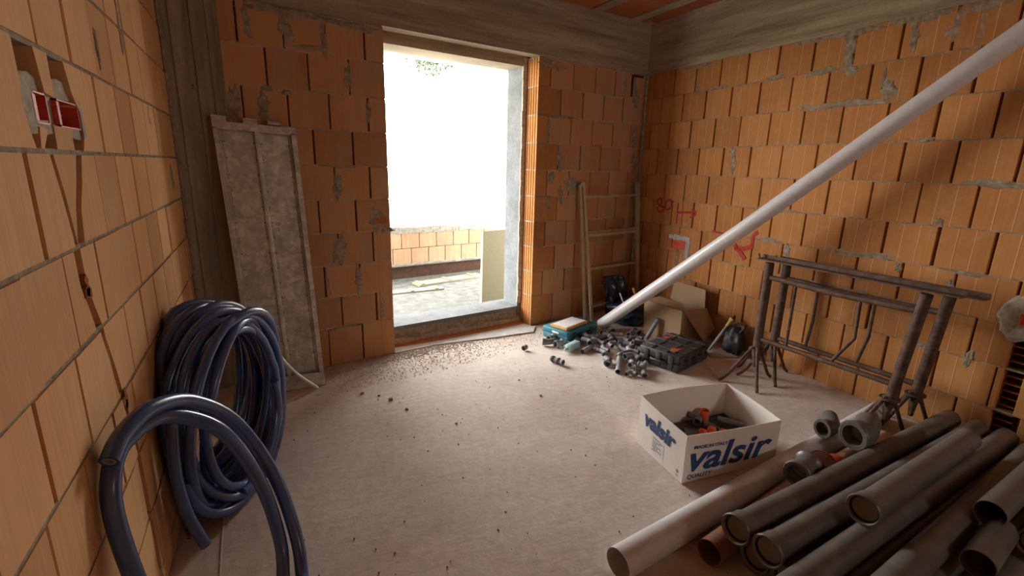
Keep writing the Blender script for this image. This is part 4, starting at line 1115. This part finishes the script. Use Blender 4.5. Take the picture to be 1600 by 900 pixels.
MORE = [('elbow', r4, 2.80, 3.40, 1.2, 'behind the long shallow bend'), ('elbow', r4, 2.70, 3.12, 4.1, 'left of the wide socket'), ('coupler', r4, 2.77, 3.08, 0.4, 'between the wide socket and the longest offcut'),
        ('elbow', r4, 3.02, 3.25, 2.0, 'touching the large branch fitting'), ('elbow', r5, 2.93, 3.03, 5.3, 'at the back edge of the black case'), ('coupler', r4, 2.90, 3.40, 2.6, 'midway between the sack and the wide socket'),
        ('elbow', r4, 2.66, 3.41, 0.2, 'right behind the Y-branch'), ('tee', r4, 2.85, 3.52, 3.4, 'near the foot of the white pipe'), ('elbow', r3, 2.50, 3.17, 5.0, 'at the tip of the dusty pipe stub'),
        ('pipe', r3, 2.88, 3.34, 2.3, 'lying across the middle of the heap'), ('coupler', r3, 2.62, 3.52, 1.0, 'beside the right end of the teal case'), ('elbow', r4, 2.62, 3.00, 3.0, 'just behind the thick lone bend')]
for kind, r, x, y, rz, where in MORE:
    F.append((kind, r, .04, .06, 0.8 if kind == 'elbow' else 1.57, x, y, 0, rz, 0, 0, 'small ' + {'elbow': 'bend', 'coupler': 'coupling', 'tee': 'branch fitting', 'pipe': 'pipe offcut'}[kind] + ' in the grey heap, ' + where))
for i, (kind, r, L1, L2, ang, x, y, z, rz, tilt, roll, lab) in enumerate(F):
    nm = {'elbow': 'pipe_elbow', 'tee': 'pipe_branch', 'coupler': 'pipe_coupling', 'pipe': 'pipe_offcut'}[kind]
    zz = r*1.30+0.002 if kind != 'pipe' else r+0.002
    if i in (7, 13, 20, 29, 34): zz += 0.028
    if tilt: zz += 0.012
    fitting(nm, kind, r, L1, L2, ang, (x, y, zz), rz, tilt, lab, HG, 'pp_grey_light' if i in (3, 12, 13, 16, 18, 9) else 'pp_grey', roll)
o = fitting('pipe_coupling', 'coupler', 0.020, .05, .07, 0, (2.03, 3.11, .029), -1.25, 0, 'loose grey double socket with black seals, alone on the open floor', None, 'pp_grey_light')
for xx in (-0.035, 0.02):
    mb = MB(); mb.tube([(xx, 0, 0), (xx+0.008, 0, 0)], 0.0275, 14); mb.build('seal_ring', 'rubber_black', o, smooth=40)
o = fitting('end_cap', 'coupler', 0.018, .02, .02, 0, (1.93, 3.47, .026), 0.6, 0, 'small dark grey end cap alone on the floor before the doorway', None)
mb = MB(); mb.tube([(-0.004, 0, 0), (0.004, 0, 0)], 0.018, 14); mb.build('cap_disc', 'pp_grey', o, smooth=40)
o = fitting('pipe_elbow', 'elbow', 0.020, .05, .06, 0.6, (3.60, 2.60, .028), 2.4, 0, 'grey bend with dark seal lying by the tool bag at the right wall', None)
# pale blue bottle
bo = empty('bottle', (2.31, 3.31, 0.034), 0.42, 'pale blue plastic bottle with cream nozzle lying among the pipe fittings', 'bottle')
mb = MB(); rbox(mb, (0.17, 0.062, 0.062), 0.012, T(0.02, 0, 0)); mb.build('body', 'bottle_blue', bo, smooth=40)
mb = MB(); mb.tube([(-0.065, 0, 0), (-0.085, 0, 0)], 0.016, 12); mb.build('neck', 'bottle_blue', bo, smooth=40)
mb = MB(); mb.tube([(-0.083, 0, 0), (-0.10, 0, 0), (-0.115, 0, 0)], 0.01, 12, radii=[.013, .011, .006]); mb.tube([(-0.10, 0, -0.024), (-0.10, 0, 0.026)], 0.006, 8); mb.build('nozzle', 'cream_plastic', bo, smooth=40)

# ---- rusty trestles ------------------------------------------------------------
def trestle(lab, x, y0, y1, zt, zr_, lean, barx):
    t = empty('scaffold_trestle', (x, y0, 0), 0, lab, 'trestle', 'rusty steel trestles by the right wall')
    def P(px, py, pz): return Vector((px-x, py-y0, pz))
    hub = 0.24
    tops = []
    for k, (y, ln) in enumerate(((y0, 0.0), (y1, lean))):
        mb = MB(); mb.tube([P(x, y+ln*.0, hub-0.04), P(x, y-ln, zt)], 0.031, 14); mb.build('post', 'rusty_steel', t, smooth=40)
        mb = MB(); mb.tube([P(x, y, hub-0.0), P(x, y, hub+0.012)], 0.055, 14); mb.build('collar', 'rusty_steel', t, smooth=40)
        for a in (((2.9, 1.0), (3.9, .95), (-0.35, .5), (1.2, .7)) if k == 0 else ((2.75, .75), (2.1, .6), (-0.5, .5), (1.1, .6))):
            dx, dy = math.cos(a[0])*a[1], math.sin(a[0])*a[1]
            ex = min(x+dx*0.30, xr(y)-0.03); ey = y+dy*0.30
            p1 = P(x+(ex-x)*.12, y+(ey-y)*.12, hub+0.02); p2 = P(x+(ex-x)*.75, y+(ey-y)*.75, 0.055); p3 = P(ex, ey, 0.010)
            mb = MB(); mb.tube([p1, p1.lerp(p2, .5), p2, p2.lerp(p3, .5)+Vector((0, 0, -.006)), p3], 0.012, 8); mb.build('leg', 'rusty_steel', t, smooth=50)
        mb = MB(); mb.tube([P(x, y, hub), P(x, y, 0.10)], 0.02, 8, radii=[.03, .014]); mb.build('spigot', 'rusty_steel', t, smooth=50)
        tops.append(P(x, y-ln, zt))
    za = zt+0.006; bl_ = tops[0]+Vector((barx, 0.085, 0.02)); br_ = tops[1]+Vector((barx, -0.16, 0.02))
    mb = MB(); d = (br_-bl_)
    nrm = Vector((0, 0, 1))
    mb.bar(bl_, br_, 0.075, 0.008, nrm); mb.bar(bl_+Vector((0.035, 0, 0.014)), br_+Vector((0.035, 0, 0.014)), 0.008, 0.03, nrm)
    mb.build('top_angle', 'rusty_steel', t)
    mb = MB(); mb.bar(bl_+Vector((0, 0.0, -0.004)), bl_+Vector((0, 0.012, 0.034)), 0.012, 0.006); mb.build('stop_lug', 'rusty_steel', t)
    zu = zt-0.105
    mb = MB(); mb.tube([P(x, y0, zu), P(x, (y0+y1)/2, zu-0.012), P(x, y1-lean*.8, zu)], 0.019, 10); mb.build('upper_rail', 'rusty_steel', t, smooth=50)
    mb = MB(); mb.tube([P(x, y0, zr_), P(x, (y0+y1)/2, zr_+0.005), P(x, y1, zr_+0.01)], 0.017, 10); mb.build('lower_rail', 'rusty_steel', t, smooth=50)
    return t, P, zu
def uprights(t, P, x, zu, zl, ys):
    for y, bend in ys:
        mb = MB(); pts = [P(x, y, zu), P(x, y-bend*.1, zl+(zu-zl)*.45), P(x, y+bend, zl)]
        mb.tube(pts, 0.011, 8); mb.build('upright', 'rusty_steel', t, smooth=50)
X1, X2 = 3.28, 3.50
t, P, zu = trestle('rusty steel scaffold trestle, the one nearer the camera and farther from the brick wall', X1, 2.24, 1.335, 0.915, 0.33, 0.06, 0.0)
uprights(t, P, X1, zu, 0.33, ((2.02, 0.0), (1.60, 0.11)))
t, P, zu = trestle('rusty steel scaffold trestle, the one right against the brick wall', X2, 2.25, 1.30, 0.885, 0.30, 0.05, 0.0)
uprights(t, P, X2, zu, 0.30, ((1.99, 0.02), (1.62, 0.04)))

# ---- white cardboard box with printing
wb = empty('carton', (1.78, 1.51, 0), 0, 'open white cardboard carton with blue valsir lettering, holding small fittings', 'box')
BA = Vector((0, 0, 0)); BB = Vector((0.625, -0.075, 0)); BD_ = Vector((0.055, 0.40, 0)); BC = BB + Vector((0.075, 0.42, 0))
hA, hB, hC, hD = 0.272, 0.252, 0.275, 0.30
def box_wall(name, a, b, ha, hb, dip, bow, mat='cardboard_white'):
    mb = MB(); n = 14; d = (b-a); nn = Vector((d.y, -d.x, 0)).normalized(); vs = []
    for side in (0, 1):
        for i in range(n+1):
            u = i/n; h = ha*(1-u)+hb*u - dip*math.sin(PI*u)
            q = a+d*u
            for v in (0, .5, 1): vs.append(q + nn*(bow*math.sin(PI*u)*v*v - side*0.004) + Vector((0, 0, h*v+0.002)))
    m = (n+1)*3; fs = []
    for i in range(n):
        for v in range(2):
            k = i*3+v; fs.append((k, k+3, k+4, k+1)); fs.append((k+m, k+1+m, k+4+m, k+3+m))
        fs.append((i*3+2, i*3+5, i*3+5+m, i*3+2+m)); fs.append((i*3, i*3+m, i*3+3+m, i*3+3))
    fs.append((0, 1, 1+m, m)); fs.append((1, 2, 2+m, 1+m)); k = n*3; fs.append((k, k+m, k+1+m, k+1)); fs.append((k+1, k+1+m, k+2+m, k+2))
    mb.add(vs, fs); return mb.build(name, mat, wb, smooth=40)
box_wall('front_panel', BA, BB, hA, hB, 0.022, -0.022)
box_wall('side_panel', BD_, BA, hD, hA, 0.0, 0.006)
box_wall('side_panel', BB, BC, hB, hC, 0.0, 0.010)
box_wall('rear_panel', BC, BD_, hC, hD, 0.0, 0.025)
mb = MB(); mb.prism([BA+Vector((.004, .004, .002)), BB+Vector((-.004, .004, .002)), BC+Vector((-.004, -.004, .002)), BD_+Vector((.004, -.004, .002))], (0, 0, 0.005)); mb.build('bottom_panel', 'cardboard', wb)
def text_mesh(txt, bold=0.02, shear=0.0):
    cu = bpy.data.curves.new('t', 'FONT'); cu.body = txt; cu.size = 1; cu.offset = bold; cu.shear = shear; cu.resolution_u = 4
    ob = bpy.data.objects.new('t', cu); COL.objects.link(ob)
    dg = bpy.context.evaluated_depsgraph_get(); me = bpy.data.meshes.new_from_object(ob.evaluated_get(dg))
    bpy.data.objects.remove(ob); return me
def put_text(name, txt, parent, a, b, s0, s1, z0, z1, bow, mat, bold=0.02, shear=0.0, hfun=None, lift=0.0022):
    me = text_mesh(txt, bold, shear)
    xs = [v.co.x for v in me.vertices]; ys = [v.co.y for v in me.vertices]
    ax, bx_, ay, by = min(xs), max(xs), min(ys), max(ys); d = b-a; nn = Vector((d.y, -d.x, 0)).normalized()
    for v in me.vertices:
        u = s0+(s1-s0)*(v.co.x-ax)/(bx_-ax); h = hfun(u) if hfun else 0.27; q = z0+(z1-z0)*(v.co.y-ay)/(by-ay)
        p = a+d*u + nn*(bow*math.sin(PI*u)*q*q+lift) + Vector((0, 0, h*q+0.002)); v.co = p
    me.materials.clear(); me.materials.append(M[mat]); me.name = name
    o = bpy.data.objects.new(name, me); link(o, parent); return o
hf = lambda u: hA*(1-u)+hB*u-0.022*math.sin(PI*u)
hs = lambda u: hD*(1-u)+hA*u
put_text('printed_logo', 'valsir', wb, BA, BB, 0.055, 0.93, 0.22, 0.79, -0.022, 'ink_blue', 0.022, 0.30, hf)
put_text('printed_line', 'MADE IN ITALY', wb, BA, BB, 0.09, 0.45, 0.70, 0.775, -0.022, 'ink_blue', 0.02, 0.0, hf, 0.0030)
put_text('printed_line', 'QUALITY', wb, BA, BB, 0.045, 0.30, 0.055, 0.165, -0.022, 'ink_blue', 0.02, 0.15, hf)
put_text('printed_line', 'FOR PLUMBING', wb, BA, BB, 0.34, 0.66, 0.085, 0.16, -0.022, 'ink_dark', 0.0, 0.15, hf) if False else None
put_text('printed_logo', 'valsir', wb, BD_, BA, 0.14, 0.82, 0.50, 0.84, 0.006, 'ink_blue', 0.04, 0.2, hs)
mb = MB(); dd = BA-BD_; nn = Vector((dd.y, -dd.x, 0)).normalized()
def sq(u, q, l=0.0012): return BD_+dd*u+nn*(0.006*math.sin(PI*u)*q*q+l)+Vector((0, 0, hs(u)*q+0.002))
mb.add([sq(.34, .12), sq(.60, .12), sq(.60, .44), sq(.34, .44)], [(0, 1, 2, 3)]); mb.build('paper_label', 'label_white', wb)
mb = MB()
for k, (ua, ub, qa_) in enumerate(((.36, .50, .405), (.50, .585, .385), (.36, .52, .345), (.36, .46, .305), (.36, .55, .265), (.36, .49, .225), (.38, .56, .185), (.36, .43, .15))):
    mb.add([sq(ua, qa_, .002), sq(ub, qa_, .002), sq(ub, qa_+.014, .002), sq(ua, qa_+.014, .002)], [(0, 1, 2, 3)])
mb.build('label_print', 'ink_dark', wb)
for u, q in ((.90, .14),):
    mb = MB(); mb.add([sq(u-.03, q-.06, .002), sq(u+.02, q-.06, .002), sq(u+.02, q-.04, .002), sq(u-.03, q-.04, .002)], [(0, 1, 2, 3)]); mb.add([sq(u-.02, q, .002), sq(u+.01, q, .002), sq(u+.01, q+.07, .002), sq(u-.02, q+.07, .002)], [(0, 1, 2, 3)]); mb.build('carton_mark', 'cardboard', wb)
# things inside the carton
IN = 'grey fittings inside the white carton'
ins = [('elbow', .020, .03, .04, 1.57, 2.20, 1.80, .10, 0.4, 'dark grey bend at the back of the white carton'),
       ('coupler', .020, .04, .06, 0, 2.05, 1.72, .10, -0.5, 'grey coupling with a pale end, in the back left of the white carton'),
       ('pipe', .022, .06, .06, 0, 1.99, 1.62, .10, 1.6, 'thick dusty grey sleeve left of the orange caps'),
       ('pipe', .018, .06, .10, 0, 2.36, 1.72, .10, -1.0, 'long grey sleeve along the right side inside the white carton'),
       ('elbow', .018, .03, .04, 0.8, 2.22, 1.70, .11, 1.2, 'grey bend between the orange caps and the long sleeve'),
       ('coupler', .018, .03, .04, 0, 1.92, 1.70, .09, 0.9, 'dark coupling in the left corner of the white carton'),
       ('elbow', .018, .03, .04, 1.57, 2.34, 1.60, .09, 2.2, 'grey bend near the right front corner inside the white carton')]
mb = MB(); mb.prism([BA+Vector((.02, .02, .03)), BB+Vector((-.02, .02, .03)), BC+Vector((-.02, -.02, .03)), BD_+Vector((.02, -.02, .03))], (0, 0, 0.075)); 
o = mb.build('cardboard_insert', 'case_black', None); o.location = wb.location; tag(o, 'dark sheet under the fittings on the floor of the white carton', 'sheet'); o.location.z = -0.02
for kind, r, L1, L2, ang, x, y, z, rz, lab in ins:
    fitting({'elbow': 'pipe_elbow', 'coupler': 'pipe_coupling', 'pipe': 'pipe_sleeve'}[kind], kind, r, L1, L2, ang, (x, y, 0.088+r*1.3+0.002), rz, 0, lab, IN)
for k, (x, y, lab) in enumerate(((2.085, 1.665, 'orange cap in the white carton, left of the four'), (2.11, 1.600, 'orange cap in the white carton, nearest its front panel'), (2.155, 1.665, 'orange cap in the white carton, hindmost of the four'), (2.19, 1.615, 'orange cap in the white carton, right of the four'))):
    o = empty('orange_cap', (x, y, 0.087), k*1.1, lab, 'cap', 'orange caps in the white carton')
    mb = MB(); mb.tube([(0, 0, 0), (0, 0, .03), (0, 0, .05), (0, 0, .062), (0, 0, .068)], .02, 16, radii=[.024, .026, .026, .020, .008]); mb.build('cap_body', 'cap_orange', o, smooth=50)
    mb = MB(); mb.tube([(0, 0, .018), (0, 0, .024)], .029, 16); mb.build('rim', 'cap_orange', o, smooth=50)
o = empty('orange_cap', (2.27, 1.82, 0.087), 0, 'orange-brown plug at the back of the white carton', 'cap')
mb = MB(); mb.tube([(0, 0, 0), (0, 0, .07)], .026, 16, wall=.003); mb.build('cap_body', 'cap_orange', o, smooth=50)
mb = MB(); mb.tube([(0, 0, 0.06), (0, 0, .068)], .029, 16, wall=0.004); mb.build('rim', 'cap_orange', o, smooth=50)

# ---- heap of long waste pipes at the lower right --------------------------------
PG = 'long waste pipes stacked at the lower right'
simple('disc_tan', (0.22, 0.165, 0.115), 0.75)
def long_pipe(a, b, r, mat, lab, sock=True, inner='pvc_inner', cat='pipe'):
    a = Vector(a); b = Vector(b); o = empty('waste_pipe', (a.x, a.y, 0), 0, lab, cat, PG)
    a -= o.location; b -= o.location; d = (b-a).normalized(); w_ = 0.0035
    s = 0.075 if sock else 0
    mb = MB(); mb.tube([a+d*s*.5, a.lerp(b, .33), a.lerp(b, .66), b], r, 26, wall=w_); mb.build('tube', mat, o, smooth=40)
    if sock:
        mb = MB(); mb.tube([a, a+d*.006, a+d*.012, a+d*.020, a+d*.030, a+d*.066, a+d*.078], r, 26, wall=0.005, radii=[r+.009, r+.012, r+.012, r+.010, r+.006, r+.006, r+.001]); mb.build('socket', mat, o, smooth=40)
        fr = frames_of([a+d*.001, a+d*.014]); mb = MB(); mb.rings(fr, [(0, r+.0085), (0, r+.0035), (1, r+.001), (1, r+.004)], 26, close=True); mb.build('socket_lip', inner, o, smooth=50)
        fr = frames_of([a+d*.016, a+d*.026]); mb = MB(); mb.rings(fr, [(0, r+.003), (0, r-.004), (1, r-.004), (1, r+.003)], 26, close=True); mb.build('seal_ring', 'rubber_black', o, smooth=50)
        mb = MB(); mb.tube([a+d*.020, a+d*.024, a+d*.026], r-.005, 24, radii=[r-.006, r-.0045, r-.0045]); mb.build('mouth_disc', 'disc_tan', o, smooth=30)  # tan disc just inside the socket mouth
    return o
R1 = 0.055
long_pipe((1.108, 1.192, .0625), (3.50, 1.452, .0625), .0625, 'pvc_white', 'big white pipe on the floor, leftmost of the stacked pipes', False)
long_pipe((1.485, 1.082, .055), (2.36, 1.212, .055), .055, 'pvc_brown', 'reddish-brown pipe on the floor between the white pipe and the grey pipes', False)
long_pipe((1.61, 0.975, .068), (3.5, 1.085, .056), .052, 'pvc_grey', 'grey pipe with socket on the floor, below the leftmost raised grey pipe')
long_pipe((1.62, 0.846, .068), (3.5, 0.955, .056), .052, 'pvc_grey', 'grey pipe with socket on the floor, its mouth lowest at the frame edge')
long_pipe((1.553, 1.035, .176), (3.56, 1.13, .150), .052, 'pvc_grey', 'raised grey pipe with socket, leftmost in the upper layer')
long_pipe((1.563, 0.905, .176), (3.56, 1.00, .150), .052, 'pvc_grey', 'raised grey pipe with socket, second from the left in the upper layer')
long_pipe((1.42, 0.755, .170), (3.58, 0.885, .150), .054, 'pvc_grey', 'grey pipe without visible mouth, running beneath the topmost pipe', False)
long_pipe((1.70, 0.74, .060), (3.58, 0.855, .056), .052, 'pvc_grey', 'hidden grey pipe in the bottom layer below the topmost pipe', False)
long_pipe((1.985, 0.812, .280), (3.10, 0.895, .262), .052, 'pvc_grey', 'topmost grey pipe with socket, lying across the whole stack')
long_pipe((1.50, 0.590, .172), (3.60, 0.77, .150), .054, 'pvc_grey', 'grey pipe right of the topmost one, leaving the frame at the bottom', False)
long_pipe((1.85, 0.60, .060), (3.60, 0.72, .056), .052, 'pvc_grey', 'shadowed grey pipe in the bottom layer under the right-hand pipes', False)
long_pipe((2.46, 0.590, .262), (3.60, 0.68, .225), .052, 'pvc_grey', 'grey pipe end with thin rim above the short stub at the right edge', False)
long_pipe((2.20, 0.520, .190), (2.52, 0.560, .185), .052, 'pvc_grey', 'short wide grey pipe stub with dark open mouth at the right edge', False)
long_pipe((2.52, 0.46, .190), (3.5, 0.55, .175), .052, 'pvc_grey', 'grey pipe with socket rim cut off by the right frame edge')
long_pipe((2.05, 0.47, .060), (3.5, 0.58, .056), .052, 'pvc_grey', 'dark grey pipe on the floor at the lower right corner', False)
long_pipe((2.42, 1.200, .058), (2.60, 1.225, .058), .056, 'pvc_orange', 'bright orange sleeve between the brown pipe and the grey pipes', False)
long_pipe((2.60, 1.228, .048), (3.15, 1.27, .048), .046, 'pvc_peach', 'peach-coloured pipe behind the orange sleeve', False)
# fittings lying on top of the stack
FG = 'thick grey fittings lying on the stacked pipes'
def big_fit(kind, r, L1, L2, ang, loc, rz, tilt, lab, roll=0.0):
    return fitting({'elbow': 'pipe_elbow', 'tee': 'pipe_branch', 'coupler': 'pipe_coupling'}[kind], kind, r, L1, L2, ang, loc, rz, tilt, lab, FG, 'pvc_grey', roll)
big_fit('coupler', .050, .045, .10, 0, (2.17, 1.165, .180), 0.22, 0.0, 'short grey fitting with round dark mouth on top of the brown pipe')
big_fit('elbow', .043, .05, .10, 0.8, (2.70, 1.345, .185), -0.15, 0.0, 'smaller dark grey bend resting on the white pipe')
big_fit('elbow', .062, .07, .12, 0.5, (2.70, 1.185, .235), -0.12, 0.0, 'larger dark grey bend with gaping mouth, before the trestle feet')
cl_ = empty('pipe_collar', (2.40, 1.225, 0), 0, 'reddish-brown collar standing at the far end of the brown pipe', 'pipe fitting', FG)
mb = MB(); mb.tube([(0, 0, .075), (.05, .006, .075), (.10, .012, .075)], .072, 24, wall=.004); mb.build('sleeve', 'pvc_brown', cl_, smooth=50)
mb = MB(); mb.tube([(0.09, .011, .075), (.10, .012, .075)], .076, 24, wall=.006); mb.build('rim', 'pvc_brown', cl_, smooth=50)

# ---- right wall: socket box, plaster, spray-painted marks, round mortar patch
o = empty('socket_box', (0, 0, 0), 0, 'red flush box ringed with white plaster in the right wall, left of the slanting pipe', 'socket box')
o.matrix_world = LR @ T(-3.64, 0, 0.79)
mb = MB(); W_, Hh = 0.19, 0.10
for lo, hi in (((0, -.012, 0), (.006, .02, Hh)), ((W_-.006, -.012, 0), (W_, .02, Hh)), ((0, -.012, 0), (W_, .02, .006)), ((0, -.012, Hh-.006), (W_, .02, Hh)), ((0, -.003, 0), (W_, .0, Hh))): mb.box(lo, hi)
mb.build('shell', 'red_plastic', o)
mb = MB()
for k in range(30):
    u = k/29; 
    if u < .5: x, z = -.02+u*2*(W_+.05), Hh+.012
    else: x, z = W_+.025, Hh-(u-.5)*2*(Hh+.06)
    rr = random.uniform(.014, .024); mb.box((x-rr, -.012, z-rr), (x+rr, .01, z+rr), T(x, 0, z) @ RY(random.uniform(-.7, .7)) @ T(-x, 0, -z))
mb.build('plaster_surround', 'label_white', o)
mb = MB(); patch(mb, LR, -3.55, 0.55, 0.06, 0.42, 0.004, seed=77); mb.build('chase_fill', 'mortar', wall_right)
o = empty('socket_box', (0, 0, 0), 0, 'round mortar patch with a red box in it, near end of right wall', 'socket box')
o.matrix_world = LR @ T(-0.985, 0, 0.80)
mb = MB(); patch(mb, Matrix.Identity(4), 0, 0, 0.23, 0.25, 0.018, seed=5, rough=.18, n=24); mb.build('mortar_surround', 'mortar_pale', o)
mb = MB()
for lo, hi in (((0.0, -.03, -.03), (.06, -.018, -.024)), ((0.0, -.03, .03), (.06, -.018, .036)), ((0, -.03, -.03), (.006, -.018, .036)), ((.054, -.03, -.03), (.06, -.018, .036)), ((0, -.022, -.03), (.06, -.018, .036))): mb.box(lo, hi)
mb.build('shell', 'red_plastic', o)
mb = MB(); zz = 0.05
while zz < 0.68: mb.box((-CHY-CHW/2, 0.03+random.uniform(0, .02), zz), (-CHY+CHW/2, BD, zz+.006), LR); zz += 0.045
mb.build('broken_cell', 'brick_dark', wall_right, kind='stuff')
mb = MB(); mb.box((-CHY-CHW/2-.01, 0.066, 0.0), (-CHY+CHW/2+.01, 0.09, 0.76), LR); mb.build('chase_shade_strip', 'void_painted_shade', wall_right)  # dark strip behind this chase, its shade painted in
def stroke(name, pts, wd=0.014, flat=-0.0045):
    wd *= 1.3
    mb = MB()
    P = [Vector((-y, flat, z)) for y, z in pts]
    for a, b in zip(P[:-1], P[1:]): mb.bar(LR @ a, LR @ b, wd*random.uniform(.8, 1.15), 0.0015, LR.to_3x3() @ Vector((0, 1, 0)))
    return mb.build(name, 'graffiti_red', wall_right)
def ell(cy, cz, ry, rz, n=14): return [(cy+ry*math.cos(2*PI*k/n), cz+rz*math.sin(2*PI*k/n)) for k in range(n+1)]
for pts, wd in (([(3.856, 1.277), (3.904, 1.256), (3.905, 1.22), (3.858, 1.197), (3.801, 1.184), (3.802, 1.149), (3.842, 1.128), (3.888, 1.142), (3.887, 1.177), (3.853, 1.207), (3.839, 1.243), (3.856, 1.277)], .014),
    ([(3.739, 1.267), (3.773, 1.247), (3.785, 1.203), (3.774, 1.169), (3.737, 1.164), (3.705, 1.192), (3.699, 1.235), (3.715, 1.264), (3.739, 1.267)], .014),
    ([(3.608, 1.242), (3.605, 1.141), (3.602, 1.039)], .015), ([(3.542, 1.255), (3.538, 1.029)], .008), ([(3.6, 1.15), (3.393, 1.169)], .016), ([(3.424, 1.195), (3.373, 1.174), (3.384, 1.141), (3.439, 1.115)], .016),
    ([(3.149, 1.02), (2.984, 1.011)], .014), ([(2.671, 1.069), (2.704, 1.048), (2.717, 1.014), (2.715, 0.964), (2.717, 0.937)], .026), ([(2.7, 0.945), (2.788, 0.909), (2.886, 0.905)], .028), ([(2.89, 0.933), (2.858, 0.898), (2.829, 0.88), (2.768, 0.822)], .026)):
    stroke('painted_mark', pts, wd)
